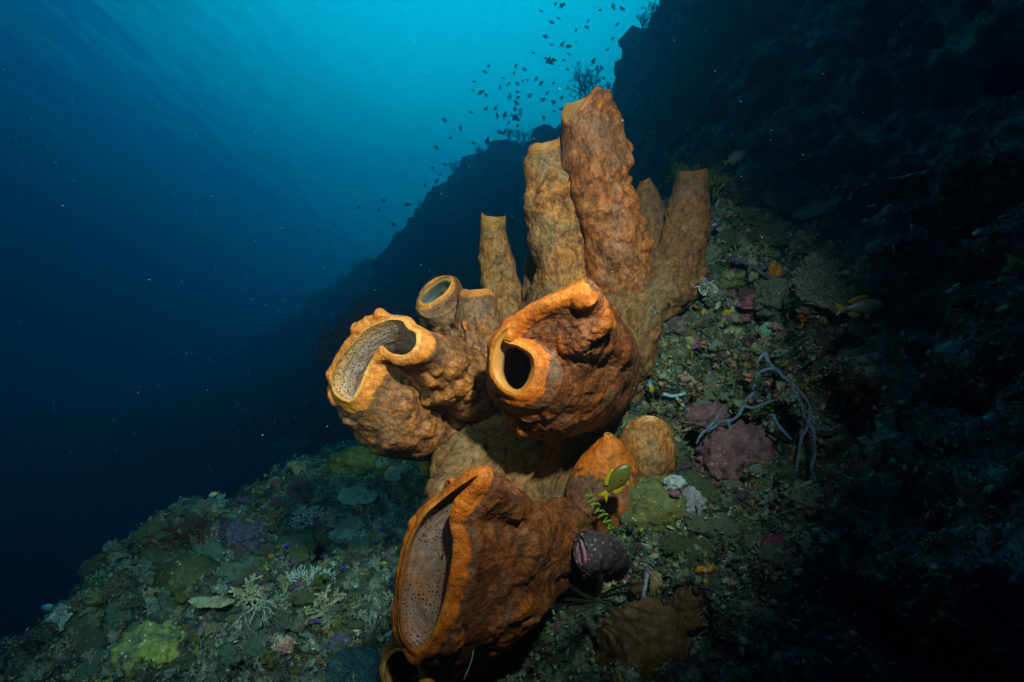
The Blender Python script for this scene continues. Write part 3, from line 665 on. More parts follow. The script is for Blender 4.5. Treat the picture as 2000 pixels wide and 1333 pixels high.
d = 0.014 * fbm(V * 9, 3, 5) + 0.011 * fbm(Q * 26, 4, 7, ridged=True) + 0.004 * fbm(V * 50, 3, 8) - 0.010 * sstep(0.3, 0.6, fbm(Q * 14 + 4, 4, 17, ridged=True))
V = V + Nn * d[:, None]
hang(link('base', mesh_np('base', V, F, {'lip': np.zeros(len(V)), 'knob': np.zeros(len(V)), 'fib': Q}), M_BASE))
# ================================================================== life on the reef: shape builders
def simple_mat(name, col, var=0.5, sc=30, rough=0.7, col2=None, bscale=90, bstr=0.6, speck=None):
    m, t, b = mat(name, rough, 0.25); co = objco(t)
    n = noise_tex(t, sc, 4, 0.6, co, 0.5); c2 = col2 or tuple(c * (1 - var) for c in col)
    c = ramp(t, n, [(0.36, c2), (0.62, col)])
    if speck:
        v = voro(t, speck[0], co); c = mix(t, ramp(t, v, [(speck[1], 1.0), (speck[1] + 0.08, 0.0)]), c, speck[2])
    nm = noise_tex(t, sc * 1.7, 5, 0.7, co, 0.8); c = mix(t, ramp(t, nm, [(0.56, 0.0), (0.66, 0.75)]), c, (0.13, 0.15, 0.09)); c = mix(t, ramp(t, nm, [(0.30, 0.8), (0.40, 0.0)]), c, tuple(q * 0.25 for q in col))
    n3 = noise_tex(t, bscale * 1.6, 3, 0.7, co); c = mix(t, 1.0, c, ramp(t, n3, [(0.3, 0.6), (0.65, 1.2)]), 'MULTIPLY')
    t.links.new(c, b.inputs['Base Color'])
    p = bump(t, b, noise_tex(t, bscale, 4, 0.65, co), bstr, 0.004)
    return m
def tube_np(path, rad, seg=7, capend=True):
    path = np.asarray(path, float); n = len(path); rad = np.broadcast_to(np.asarray(rad, float), (n,))
    tg = np.gradient(path, axis=0); tg /= np.maximum(np.linalg.norm(tg, axis=1, keepdims=True), 1e-9)
    up = np.array([0.31, 0.52, 0.79]); u = np.cross(tg, up); u /= np.maximum(np.linalg.norm(u, axis=1, keepdims=True), 1e-9); v = np.cross(tg, u)
    a = np.linspace(0, 2 * np.pi, seg, endpoint=False)
    G = path[:, None] + rad[:, None, None] * (np.cos(a)[None, :, None] * u[:, None] + np.sin(a)[None, :, None] * v[:, None])
    if capend:
        e = path[-1] + tg[-1] * rad[-1] * 0.7
        G = np.concatenate([G, (e + (G[-1] - path[-1]) * 0.5)[None], np.repeat((e + tg[-1] * rad[-1] * 0.25)[None, None], seg, 1)], 0)
    return G.reshape(-1, 3), grid_faces(len(G), seg)
def frame(n):
    n = np.asarray(n, float); n = n / np.linalg.norm(n); u = np.cross(n, [0.2, 0.9, 0.1]); u /= np.linalg.norm(u); return u, np.cross(n, u), n
def grow(rng, start, dirn, length, rad, levels, kids=3, spread=0.6, curl=0.25, out=None, seg=6, shrink=0.68, droop=0.0, flat=None, steps=4):
    """recursive branching; returns list of tube meshes"""
    if out is None: out = []
    p = np.array(start, float); d = np.array(dirn, float); d /= np.linalg.norm(d); pts_ = [p.copy()]
    for k in range(steps):
        j = rng.normal(0, curl, 3)
        if flat is not None: j -= flat * (j @ flat)
        d = d + j * 0.5 + np.array([0, 0, -droop]); d /= np.linalg.norm(d); p = p + d * length / steps; pts_.append(p.copy())
    out.append(tube_np(pts_, np.linspace(rad, rad * 0.72, len(pts_)), seg))
    if levels > 0:
        for k in range(kids):
            at = pts_[-1] if k < 2 else pts_[rng.integers(1, len(pts_))]
            j = rng.normal(0, spread, 3)
            if flat is not None: j -= flat * (j @ flat)
            grow(rng, at, d + j, length * shrink * rng.uniform(0.75, 1.15), rad * 0.70, levels - 1, kids, spread, curl, out, seg, shrink, droop, flat, steps)
    return out
_ico = None
def ico(sub=2):
    import bmesh
    bm = bmesh.new(); bmesh.ops.create_icosphere(bm, subdivisions=sub, radius=1.0)
    V = np.array([v.co[:] for v in bm.verts]); F = np.array([[v.index for v in f.verts] for f in bm.faces]); bm.free(); return V, F
ICO = {k: ico(k) for k in (1, 2, 3, 4, 5)}
def lump(r, seed, sub=4, amp=0.25, fr=1.6, squash=(1, 1, 1), knobs=0.0, kfr=4.0, ridged=False):
    V, F = ICO[sub]; d = 1 + amp * fbm(V * fr + seed * 3.1, 4, seed, ridged=ridged)
    if knobs: d += knobs * sstep(0, 0.7, np.clip(1 - worley(V * kfr + seed, seed + 2)[0] * 1.4, 0, 1))
    d += 0.05 * fbm(V * 9 + seed, 4, seed + 5) + (0.05 * (0.5 - np.clip(worley(V * 11 + seed, seed + 6)[0], 0, 1)) + 0.03 * fbm(V * 26, 3, seed + 8) if sub >= 4 else 0)
    return V * d[:, None] * np.array(squash) * r, F
def add(name, VF, m, label, cat, loc, group=None, smooth=True, parent=None):
    V, F = VF
    o = link(name, mesh_np(name, V, F), m, parent, smooth)
    if loc is not None: o.location = [float(a) for a in loc]
    if cat or label: tag(o, label, cat, group)
    return o
def px2m(px, d): return px * d / FP
def rot_to(V, n, spin=0.0):
    u, v, w = frame(n); c, s_ = math.cos(spin), math.sin(spin)
    V = np.asarray(V); X = V[:, 0] * c - V[:, 1] * s_; Y = V[:, 0] * s_ + V[:, 1] * c
    return X[:, None] * u + Y[:, None] * v + V[:, 2:3] * w
UP = np.array([0, 0, 1.0])

# ---------------------------------------------------------------- small growth that covers the rock (nobody could count it)
def turf():
    rng = np.random.default_rng(11); n = 33000
    V1, F1 = ICO[1]
    # three little templates: nodule, tuft of blades, flake
    def tuft(k):
        parts = []
        for _ in range(7):
            d = rng.normal(0, 0.9, 3); d[2] = abs(d[2]) + 0.8; d /= np.linalg.norm(d)
            parts.append(tube_np([np.zeros(3), d * 0.8, d * 1.7 + rng.normal(0, 0.15, 3)], [0.20, 0.15, 0.04], 3, False))
        V, F = join(parts); return V, F
    T = [tuft(k) for k in range(4)]
    Vs, Fs, tint, off = [], [], [], 0
    px = np.r_[rng.uniform(-60, 2060, n - 9000), rng.uniform(1190, 1700, 9000)]; py = np.r_[rng.uniform(330, 1400, n - 9000), rng.uniform(380, 1250, 9000)]
    d = np.geomspace(0.45, 7, 260)
    x = (px[:, None] - 1000) / FP * d; z = (666.5 - py[:, None]) / FP * d; yy = np.repeat(d[None], n, 0)
    gy = np.interp(yy + 0.1, GY, np.arange(len(GY))).round().astype(int); gx = np.interp(x / (yy + 0.35) * FP + 1000, GX, np.arange(len(GX))).round().astype(int)
    below = z < G1[gy, gx, 2]; k = below.argmax(1); ok = below.any(1) & (k > 0)
    ii = np.arange(n)[ok]; k = k[ok]; gi, gj = gy[ii, k], gx[ii, k]
    pos = G1[gi, gj] + rng.normal(0, 0.006, (len(ii), 3)); nrm_ = N0[gi, gj]; dist = pos[:, 1]
    patchv = fbm(pos * 5, 2, 77); patchw = fbm(pos * 7 + 9, 2, 78)
    for q in range(len(ii)):
        kind = rng.random(); s_ = rng.uniform(0.0018, 0.0065) * (0.55 + 0.45 * dist[q]); 
        if rng.random() < 0.04: s_ *= 1.7
        n_ = nrm_[q] + rng.normal(0, 0.35, 3)
        if kind < 0.22 + 0.25 * patchv[q]:
            V = rot_to(V1 * (1 + rng.uniform(-0.55, 0.55, (len(V1), 1))) * np.array([rng.uniform(.6, 1.9), rng.uniform(.6, 1.6), rng.uniform(.15, .8)]), n_, rng.uniform(0, 6)) * s_; F = F1
        else:
            V, F4 = T[rng.integers(4)]; V = rot_to(V, n_, rng.uniform(0, 6)) * s_ * 1.1; F = np.concatenate([F4[:, :3], F4[:, [0, 2, 3]]])
        Vs.append(V + pos[q]); Fs.append(F + off); off += len(V)
        tint.append(np.full(len(V), np.clip(0.5 + 0.55 * patchw[q] + rng.normal(0, 0.30 if (0.3 < pos[q, 0] < 1.0 and 1.2 < pos[q, 1] < 2.4) else 0.16), 0, 1)))
    m, t, b = mat('reef_growth', 0.75, 0.2)
    c = ramp(t, attr(t, 'tint'), [(0.0, (0.28, 0.14, 0.22)), (0.13, (0.10, 0.04, 0.05)), (0.2, (0.06, 0.075, 0.045)), (0.34, (0.16, 0.18, 0.11)), (0.46, (0.30, 0.34, 0.22)), (0.58, (0.48, 0.54, 0.42)),
                                  (0.66, (0.12, 0.13, 0.07)), (0.76, (0.32, 0.30, 0.07)), (0.84, (0.20, 0.09, 0.04)), (0.92, (0.60, 0.22, 0.05)), (1.0, (0.56, 0.36, 0.34))])
    c = mix(t, 1.0, c, ramp(t, noise_tex(t, 120, 3, 0.6, objco(t)), [(0.3, 0.40), (0.7, 1.0)]), 'MULTIPLY')
    t.links.new(c, b.inputs['Base Color'])
    o = link('reef_growth', mesh_np('reef_growth', np.concatenate(Vs), np.concatenate(Fs), {'tint': np.concatenate(tint)}), m, None, False)
    tag(o, 'short turf, nodules and crusts growing all over the reef rock', 'reef growth', kind='stuff')
turf()

# ---------------------------------------------------------------- branching and bushy corals on the left slope
C_PALE = simple_mat('coral_pale_blue', (0.46, 0.50, 0.50), 0.45, 60)
C_PALE2 = simple_mat('coral_pale_tan', (0.42, 0.41, 0.33), 0.5, 60)
C_FING = simple_mat('coral_finger', (0.46, 0.40, 0.24), 0.5, 40)
C_BROWN = simple_mat('coral_brown', (0.15, 0.12, 0.08), 0.5, 40)
C_DARK = simple_mat('coral_dark', (0.06, 0.06, 0.045), 0.5, 40)
C_RED = simple_mat('sea_fan_red', (0.12, 0.022, 0.018), 0.4, 40)
C_WHITE = simple_mat('coral_white', (0.52, 0.57, 0.54), 0.4, 50)
C_TEAL = simple_mat('coral_plate_pale', (0.24, 0.31, 0.27), 0.5, 12)
C_OLIVE = simple_mat('coral_olive', (0.17, 0.155, 0.045), 0.55, 16)
C_GREEN = simple_mat('coral_yellowgreen', (0.30, 0.31, 0.07), 0.75, 26, col2=(0.10, 0.12, 0.07), speck=(55, 0.12, (0.6, 0.64, 0.5)))
C_DOME = simple_mat('coral_dome', (0.085, 0.085, 0.03), 0.5, 20, speck=(40, 0.10, (0.4, 0.4, 0.3)))
C_PURPLE = simple_mat('sponge_purple', (0.26, 0.11, 0.125), 0.5, 40, speck=(60, 0.10, (0.45, 0.25, 0.26)), bscale=160)
C_MAROON = simple_mat('sponge_maroon', (0.17, 0.02, 0.05), 0.5, 40, speck=(70, 0.09, (0.5, 0.35, 0.4)))
C_BLUE = simple_mat('sponge_blue', (0.13, 0.18, 0.28), 0.35, 50, rough=0.55)
C_VIOLET = simple_mat('sponge_violet', (0.11, 0.09, 0.15), 0.4, 50)
C_ORSP = simple_mat('sponge_orange_crust', (0.80, 0.26, 0.02), 0.5, 60)
C_CUP = simple_mat('cup_coral_orange', (0.85, 0.17, 0.02), 0.4, 120)
C_PINKT = simple_mat('tube_polyp_pink', (0.72, 0.27, 0.17), 0.3, 120)
C_PALEL = simple_mat('tunicate_pale', (0.36, 0.36, 0.22), 0.4, 60)
C_MINT = simple_mat('tunicate_mint', (0.30, 0.56, 0.40), 0.35, 60, speck=(150, 0.14, (0.10, 0.25, 0.18)))
C_PINK = simple_mat('coral_pink', (0.38, 0.13, 0.17), 0.6, 50, col2=(0.50, 0.36, 0.22), speck=(120, 0.16, (0.8, 0.7, 0.7)))
C_MAGENTA = simple_mat('crust_magenta', (0.36, 0.11, 0.20), 0.5, 60)
C_YEL = simple_mat('crust_yellow', (0.50, 0.36, 0.03), 0.5, 60)
C_LILAC = simple_mat('coral_lilac', (0.34, 0.31, 0.35), 0.3, 40)
C_LILACRIM = simple_mat('coral_lilac_rim', (0.82, 0.78, 0.86), 0.15, 40)
C_ROCK = simple_mat('rock_olive', (0.20, 0.175, 0.045), 0.65, 14, col2=(0.10, 0.10, 0.04), bscale=60, bstr=0.9, speck=(80, 0.10, (0.5, 0.48, 0.3)))
C_SPOT = simple_mat('sponge_mauve', (0.10, 0.06, 0.08), 0.4, 30, speck=(95, 0.20, (0.36, 0.22, 0.22)))
C_TANSP = simple_mat('sponge_small_tan', (0.50, 0.32, 0.16), 0.5, 50)
C_PIT = simple_mat('sponge_pitted', (0.19, 0.095, 0.035), 0.55, 22)
C_BLACK = simple_mat('hole_dark', (0.02, 0.014, 0.01), 0.3, 60)

def fit(px, py, at):
    p, n, d = hit(px, py, 0.6); return min(at, d - 0.015) if d > 0.9 else at
def seat(px, py, lift=0.0, dmin=0.5):
    p, n, d = hit(px, py, dmin); return p + n * lift, n, d
def bush(name, px, py, size, m, label, cat, seed, levels=4, kids=3, spread=0.6, rad=0.05, stems=6, fan=1.1, droop=0.0, seg=5, updir=None, curl=0.2, shrink=0.68, dmin=0.5, flat=None, at=None):
    rng = np.random.default_rng(seed)
    p, n, d = seat(px, py, 0, dmin) if at is None else (P(px, py, fit(px, py, at)), UP, fit(px, py, at))
    R = px2m(size, d); n = (n * 0.5 + UP * 0.5 + np.array([0, -0.45, 0])) if updir is None else np.array(updir, float)
    parts = []
    for k in range(stems):
        dd = n / np.linalg.norm(n) + rng.normal(0, fan * 0.5, 3)
        if flat is not None: dd -= np.array(flat) * (dd @ np.array(flat))
        grow(rng, rng.normal(0, R * 0.05, 3), dd, R * 0.42 * rng.uniform(0.8, 1.2), R * rad, levels, kids, spread, curl, parts, seg, shrink, droop, None if flat is None else np.array(flat, float), 3)
    return add(name, join(parts), m, label, cat, p)
bush('soft_coral', 606, 1030, 50, C_PALE, 'pale blue grey bushy soft coral in the middle of the left slope', 'soft coral', 101, 4, 3, 0.55, 0.055, 7, 1.3)
bush('soft_coral', 480, 1215, 78, C_PALE2, 'large pale soft coral with drooping fingers near the bottom left', 'soft coral', 102, 4, 3, 0.42, 0.045, 9, 1.2, droop=0.22, updir=(0.0, -0.6, 0.3))
bush('finger_coral', 492, 1165, 58, C_FING, 'stubby brown finger coral just above the drooping soft coral', 'coral', 103, 2, 3, 0.6, 0.12, 13, 1.5, seg=8, curl=0.1, shrink=0.6)
bush('finger_coral', 636, 1195, 48, C_FING, 'fan of stubby brown fingers right of the drooping soft coral', 'coral', 104, 2, 3, 0.5, 0.10, 10, 1.4, seg=8, curl=0.1, shrink=0.6)
bush('soft_coral', 545, 1188, 32, C_PALE2, 'small greyish soft coral on a pale stalk between two finger corals', 'soft coral', 105, 4, 3, 0.6, 0.06, 5, 1.2)
bush('soft_coral', 430, 1172, 26, C_PALE, 'small narrow pale soft coral below the dark dome coral', 'soft coral', 106, 4, 3, 0.5, 0.06, 5, 0.8)
bush('soft_coral', 446, 990, 26, C_WHITE, 'whitish knobbly soft coral at the dark edge of the left slope', 'soft coral', 107, 3, 3, 0.6, 0.10, 6, 1.2, seg=7)
bush('branching_coral', 200, 1200, 34, C_BROWN, 'upright brown branching coral on the left rim of the slope', 'coral', 108, 2, 3, 0.4, 0.07, 9, 0.8, updir=(-.1, 0, 1))
bush('branching_coral', 245, 1168, 34, C_BROWN, 'comb like brown branching coral on the rim right of another', 'coral', 109, 2, 3, 0.35, 0.07, 9, 0.9, updir=(.1, 0, 1))
bush('bush_coral', 292, 1190, 46, C_BROWN, 'dark twiggy bush coral in front of the dome coral', 'coral', 110, 4, 3, 0.6, 0.04, 7, 1.3)
bush('bush_coral', 90, 1275, 34, C_DARK, 'dim twiggy coral at the far left bottom edge', 'coral', 111, 4, 3, 0.6, 0.05, 6, 1.2)
bush('bush_coral', 690, 1100, 30, C_BROWN, 'thin dark twiggy coral left of the biggest tube', 'coral', 112, 4, 3, 0.6, 0.045, 6, 1.2)
bush('bush_coral', 585, 1082, 20, C_PALE, 'tiny pale blue twiggy coral below the bushy soft coral', 'soft coral', 113, 4, 3, 0.6, 0.05, 5, 1.2)
bush('sea_fan', 395, 1085, 66, C_RED, 'dark red sea fan at the dim edge above the dome coral', 'sea fan', 114, 5, 3, 0.5, 0.018, 5, 1.0, updir=(-.2, 0, 1), flat=(0.1, 0.99, 0), seg=4, shrink=0.76, curl=0.12)
bush('sea_fan', 700, 720, 92, C_RED, 'dark red sea fan in the gloom behind the left tube', 'sea fan', 115, 5, 3, 0.5, 0.016, 7, 1.0, updir=(-.1, 0, 1), flat=(0.1, 0.99, 0), seg=4, shrink=0.78, curl=0.12, at=3.3)
C_BLKGR = simple_mat('black_coral', (0.20, 0.26, 0.06), 0.5, 40)
bush('black_coral', 1338, 400, 75, C_BLKGR, 'tall dark green bushy black coral behind the flat topped tube', 'black coral', 116, 4, 3, 0.35, 0.035, 7, 0.6, updir=(0, 0, 1), at=2.0)
bush('black_coral', 1398, 385, 50, C_BLKGR, 'lower dark bushy black coral beside the yellow tailed fish', 'black coral', 117, 4, 3, 0.35, 0.04, 5, 0.6, updir=(0, 0, 1), at=2.0)
bush('hydroid_tuft', 1275, 606, 17, C_PALE2, 'pale fuzzy tuft at the foot of the sponge base', 'hydroid', 118, 3, 3, 0.7, 0.07, 9, 1.6, at=1.50, updir=(0, -1, -.1))
bush('hydroid_tuft', 1303, 588, 15, C_BROWN, 'brownish fuzzy tuft right of the pale one at the sponge foot', 'hydroid', 119, 3, 3, 0.7, 0.06, 9, 1.6, at=1.52, updir=(0.2, -1, 0))
bush('branching_coral', 1192, 1140, 24, simple_mat('coral_lime', (0.52, 0.54, 0.24), 0.3, 40), 'yellow green branching coral below the mauve sponge', 'coral', 120, 3, 3, 0.6, 0.06, 7, 1.3, at=1.02, updir=(0, -.6, -.7))
bush('branching_coral', 1420, 425, 20, C_PALEL, 'small yellowish branching coral behind the white tailed fish', 'coral', 121, 2, 3, 0.5, 0.09, 7, 1.2, at=2.0, updir=(0, -.3, 1))
bush('soft_coral', 1480, 455, 14, C_LILAC, 'little lilac hand shaped soft coral under the dark small sponge', 'soft coral', 122, 2, 3, 0.5, 0.12, 6, 1.2, at=1.95, updir=(0, -.3, 1))
bush('bush_coral', 1620, 645, 26, C_ORSP, 'dull orange twiggy coral under the big table coral', 'coral', 123, 3, 3, 0.6, 0.05, 6, 1.2)

# encrusting strip with white tips
def tipped_strip():
    rng = np.random.default_rng(131); parts = []
    p0, n, d = seat(610, 1140)
    for k in range(70):
        q, nn, dd = seat(562 + 92 * rng.random(), 1136 + rng.normal(0, 5)); 
        for _ in range(3): parts.append(tube_np([q - p0, q - p0 + (UP * 0.8 + rng.normal(0, .5, 3)) * px2m(5, d), q - p0 + (UP * 1.2 + rng.normal(0, .6, 3)) * px2m(8, d)], np.array([1.6, 1.5, 1.1]) * px2m(1, d), 5))
    add('staghorn_coral', join(parts), C_WHITE, 'low strip of white tipped coral branches left of the biggest tube', 'coral', p0)
tipped_strip()

# ---------------------------------------------------------------- plates, domes and boulders
def plate(name, px, py, w, h, m, label, cat, seed, n=(0, -0.5, 0.85), thick=0.06, wav=0.12, spin=0.0, at=None, studs=0, mstud=None, cup=0.1, lift=0.03):
    rng = np.random.default_rng(seed)
    p, nn, d = seat(px, py) if at is None else (P(px, py, fit(px, py, at)), UP, fit(px, py, at))
    R = px2m(w, d); asp = h / w; N_, M_ = 96, 26
    a = np.linspace(0, 2 * np.pi, N_, endpoint=False); r = np.linspace(0, 1, M_)
    ca = np.stack([np.cos(a), np.sin(a), a * 0], 1); edge = 1 + 0.22 * fbm(ca * 1.6 + seed, 3, seed) + 0.05 * fbm(ca * 7, 2, seed + 1)
    X = r[:, None] * edge * np.cos(a); Y = r[:, None] * edge * np.sin(a) * asp
    Z = wav * fbm(np.stack([X * 2.4, Y * 2.4, X * 0 + seed], -1), 3, seed) * r[:, None] + cup * (X ** 2 + Y ** 2) + 0.012 * np.cos(9 * (X ** 2 + Y ** 2) * 6)
    T = np.stack([X, Y, Z], -1) * R; B = T - np.array([0, 0, 1.0]) * R * thick * (1.05 - 0.75 * r[:, None, None]); st = B[:3].copy(); 
    B[0] = B[0] * 0 + np.array([0, 0, -R * 0.5]); B[1] = B[1] * 0 + np.stack([np.cos(a) * 0.12, np.sin(a) * 0.12, a * 0 - 0.45], -1) * R
    G = np.concatenate([T, B[::-1]], 0); V = rot_to(G.reshape(-1, 3), n, spin)
    o = add(name, (V, grid_faces(len(G), N_)[:, ::-1]), m, label, cat, p + np.array(n) * R * lift * 8)
    if studs:
        parts = []
        for k in range(studs):
            rr = math.sqrt(rng.random()) * 0.99; i = int(rr * (M_ - 1)); j = rng.integers(N_); b0 = T[i, j]
            out = np.array([T[i, j, 0], T[i, j, 1], 0]) / R; L = R * rng.uniform(0.05, 0.09) * (1.5 if rr > 0.9 else 1)
            dd = np.array([0, 0, 1.0]) + out * (0.9 if rr > 0.6 else 0.4) + rng.normal(0, 0.2, 3); dd /= np.linalg.norm(dd)
            parts.append(tube_np([b0, b0 + dd * L * 0.5, b0 + dd * L + rng.normal(0, L * 0.15, 3)], [R * 0.017, R * 0.014, R * 0.009], 5))
        V, F = join(parts)
        add('branchlets', (rot_to(V, n, spin), F), mstud or m, None, None, None, parent=o)
    return o
C_TABLE = simple_mat('table_coral', (0.20, 0.18, 0.13), 0.6, 30); C_TABLE2 = simple_mat('table_branchlets', (0.30, 0.27, 0.21), 0.5, 50)
plate('table_coral', 1668, 560, 112, 92, C_TABLE, 'wide table coral with a bristly top on the dark right side', 'table coral', 201, n=(-0.30, -0.62, 0.62), studs=1500, mstud=C_TABLE2, at=1.75, spin=0.4, wav=0.08)
plate('table_coral', 1484, 424, 32, 26, C_TABLE, 'small pale bristly table coral below the small dark sponge', 'table coral', 202, n=(-0.1, -0.5, 0.8), studs=260, mstud=C_PALE2, at=2.1)
plate('plate_coral', 1590, 503, 34, 20, C_TEAL, 'thin pale plate coral sticking out above the table coral', 'plate coral', 203, n=(0, -0.15, 1), at=1.85, wav=0.05)
plate('plate_coral', 596, 880, 42, 40, C_TEAL, 'upright pale teal leaf coral high on the dim left slope', 'plate coral', 204, n=(-0.4, -0.8, 0.5), wav=0.3)
plate('plate_coral', 776, 930, 26, 16, C_TEAL, 'grey triangular leaf coral left of the tan sponge base', 'plate coral', 205, n=(-0.3, -0.7, 0.6), wav=0.2)
plate('plate_coral', 1537, 395, 50, 40, C_BROWN, 'dim rounded plate coral right of the small dark sponge', 'plate coral', 206, n=(0.0, -0.85, 0.35), at=2.4, wav=0.1)
plate('plate_coral', 1600, 415, 46, 26, C_BROWN, 'faint sloping plate coral in the dark right background', 'plate coral', 207, n=(-0.4, -0.5, 0.6), at=2.3)
plate('plate_coral', 1783, 352, 44, 12, C_TEAL, 'faint bluish plate coral far to the upper right', 'plate coral', 208, n=(-0.3, -0.2, 1), at=2.6)
plate('plate_coral', 700, 985, 40, 22, C_TEAL, 'pale dusty plate coral on the slope beside the sponge base', 'plate coral', 209, n=(-0.1, -0.55, 0.8), wav=0.2)
plate('plate_coral', 350, 1150, 60, 26, C_BROWN, 'brown plate coral spreading under the dark dome coral', 'plate coral', 210, n=(-0.1, -0.25, 1), wav=0.12)
plate('plate_coral', 410, 1200, 48, 16, C_FING, 'thin tan shelf coral left of the drooping soft coral', 'plate coral', 211, n=(-0.1, -0.2, 1), wav=0.1)
plate('plate_coral', 580, 1225, 44, 26, C_BROWN, 'dark cup shaped plate coral with a pale wavy rim', 'plate coral', 212, n=(0, -0.4, 0.9), wav=0.35, cup=0.4)
plate('plate_coral', 125, 1215, 26, 26, C_WHITE, 'small mint white leafy coral at the left rim of the slope', 'plate coral', 213, n=(-0.3, -0.8, 0.4), wav=0.4)
plate('plate_coral', 705, 1318, 58, 46, simple_mat('sponge_teal', (0.02, 0.09, 0.12), 0.5, 12), 'fuzzy edged dark teal plate at the bottom edge', 'plate sponge', 214, n=(-0.2, -0.75, 0.5), at=1.2, studs=300, cup=0.3)
def boulder(name, px, py, r, m, label, cat, seed, sq=(1, 1, 1), amp=0.25, fr=1.6, knobs=0, kfr=4, sub=5, at=None, ridged=False, sink=0.2, smooth=True, group=None):
    p, n, d = seat(px, py) if at is None else (P(px, py, fit(px, py, at)), UP * 0, fit(px, py, at))
    R = px2m(r, d); return add(name, lump(R, seed, sub, amp, fr, sq, knobs, kfr, ridged), m, label, cat, p - n * R * sink, group)
boulder('dome_coral', 372, 1150, 58, C_DOME, 'dark green dome coral on the rim of the left slope', 'dome coral', 301, (1, 1, 0.8), 0.12, sink=-0.25)
boulder('boulder', 318, 1262, 62, C_GREEN, 'boulder crusted yellow green at the bottom left', 'rock', 302, (1.1, 1, 0.8), 0.45, 2.2, 0.08, 7)
boulder('boulder', 690, 905, 38, C_OLIVE, 'olive brown rock ridge on the slope left of the sponge', 'rock', 303, (1.3, 1, 0.8), 0.5, 2.0, 0.06, 6)
boulder('boulder', 1285, 1000, 68, C_ROCK, 'olive rock between the mauve sponge and the white crust', 'rock', 304, (1.12, 0.7, 0.92), 0.42, 1.9, 0.05, 5, at=1.30)
boulder('encrusting_sponge', 1318, 945, 17, C_PALE, 'grey white crust on top of the olive rock', 'sponge', 305, (1.2, 0.8, 0.9), 0.5, 2.5, 0.1, 5, sub=5, at=1.235)
boulder('encrusting_sponge', 1345, 985, 27, C_LILAC, 'pale lilac crust on the right flank of the olive rock', 'sponge', 306, (1.1, 0.7, 1.0), 0.5, 2.5, 0.1, 5, sub=5, at=1.25)
boulder('encrusting_sponge', 1318, 965, 9, C_MAGENTA, 'small magenta patch in the grey crust of the olive rock', 'sponge', 307, (1.2, .6, .8), 0.5, 2.5, sub=3, at=1.21)
boulder('lumpy_sponge', 1432, 905, 74, C_PURPLE, 'big lumpy dusky purple sponge under the blue rope sponge', 'sponge', 308, (1.0, 0.7, 0.92), 0.35, 1.5, 0.16, 5, at=1.50)
boulder('lumpy_sponge', 1378, 815, 40, C_PURPLE, 'smaller lumpy purple sponge above left of the big one', 'sponge', 309, (1.1, 0.7, 0.8), 0.35, 1.5, 0.16, 4, at=1.52)
boulder('barrel_sponge', 1522, 1100, 46, C_MAROON, 'dark maroon sponge in the dim lower right', 'sponge', 310, (0.95, 0.8, 1.15), 0.25, 1.8, 0.05, 6, at=1.20)
boulder('encrusting_sponge', 1510, 545, 20, C_ORSP, 'bright orange lumpy sponge left of the table coral', 'sponge', 311, (1, .7, 1.1), 0.5, 2.5, 0.2, 4, sub=5, at=1.72)
boulder('encrusting_sponge', 1492, 556, 13, C_ORSP, 'smaller orange lump under the violet sponge', 'sponge', 312, (1, .7, .8), 0.5, 2.5, 0.2, 4, sub=5, at=1.69)
boulder('soft_coral', 1360, 672, 27, C_PINK, 'pink and cream knobbly soft coral right of the sponge foot', 'soft coral', 313, (0.8, .6, 1.25), 0.5, 2.2, 0.18, 6, sub=5, at=1.66)
boulder('soft_coral', 1344, 700, 17, C_PINK, 'small pink knobbly soft coral under a bigger one', 'soft coral', 314, (1.2, .6, .8), 0.5, 2.2, 0.2, 5, sub=5, at=1.64)
boulder('encrusting_sponge', 1403, 590, 19, C_MAGENTA, 'magenta crust with a hole below the lilac ruffled coral', 'sponge', 315, (1.1, .5, 1), 0.4, 2, 0.05, 6, sub=5, at=1.70)
boulder('encrusting_sponge', 1425, 622, 30, C_MAGENTA, 'long magenta crust below the mint leaf tunicate', 'sponge', 316, (1.5, .5, .4), 0.5, 2.4, 0.1, 6, sub=5, at=1.70)
boulder('encrusting_sponge', 1395, 612, 26, C_YEL, 'mustard yellow crust running above the long magenta one', 'sponge', 317, (1.6, .5, .35), 0.5, 2.4, 0.1, 6, sub=5, at=1.71)
boulder('encrusting_sponge', 1290, 665, 22, simple_mat('crust_lime', (0.28, 0.28, 0.03), 0.5, 60), 'lime yellow crust touching the sponge foot', 'sponge', 318, (.8, .5, 1.3), 0.5, 2.4, 0.1, 6, sub=5, at=1.68)
boulder('encrusting_sponge', 1500, 590, 34, C_MAGENTA, 'dull mauve crust under the bright orange sponge', 'sponge', 319, (1.5, .5, .5), 0.5, 2.4, 0.1, 6, sub=5, at=1.78)
boulder('boulder', 1432, 540, 30, C_OLIVE, 'mossy olive rock between the lilac coral and the violet sponge', 'rock', 320, (1.3, .7, .8), 0.4, 2, 0.05, 6, sub=5, at=1.76)
boulder('tunicate', 1436, 597, 11, C_MINT, 'smooth mint leaf shaped tunicate over the magenta crust', 'tunicate', 321, (1.1, .35, 1), 0.1, 1.2, 0, 4, sub=5, at=1.64)
boulder('tunicate', 1505, 646, 20, C_MINT, 'green mottled lobed tunicate above the blue rope sponge', 'tunicate', 322, (1.15, .6, .8), 0.2, 1.6, 0.05, 5, sub=5, at=1.66)
boulder('tunicate', 1248, 752, 11, C_PALEL, 'pale green double lobed tunicate left of the blue striped fish', 'tunicate', 323, (.65, .6, 1.3), 0.25, 2, 0.1, 4, sub=5, at=1.55)
boulder('tunicate', 1395, 650, 9, C_PALE, 'grey tunicate with a round opening right of the pink soft coral', 'tunicate', 324, (.8, .8, 1.2), 0.2, 2, 0.05, 5, sub=5, at=1.62)
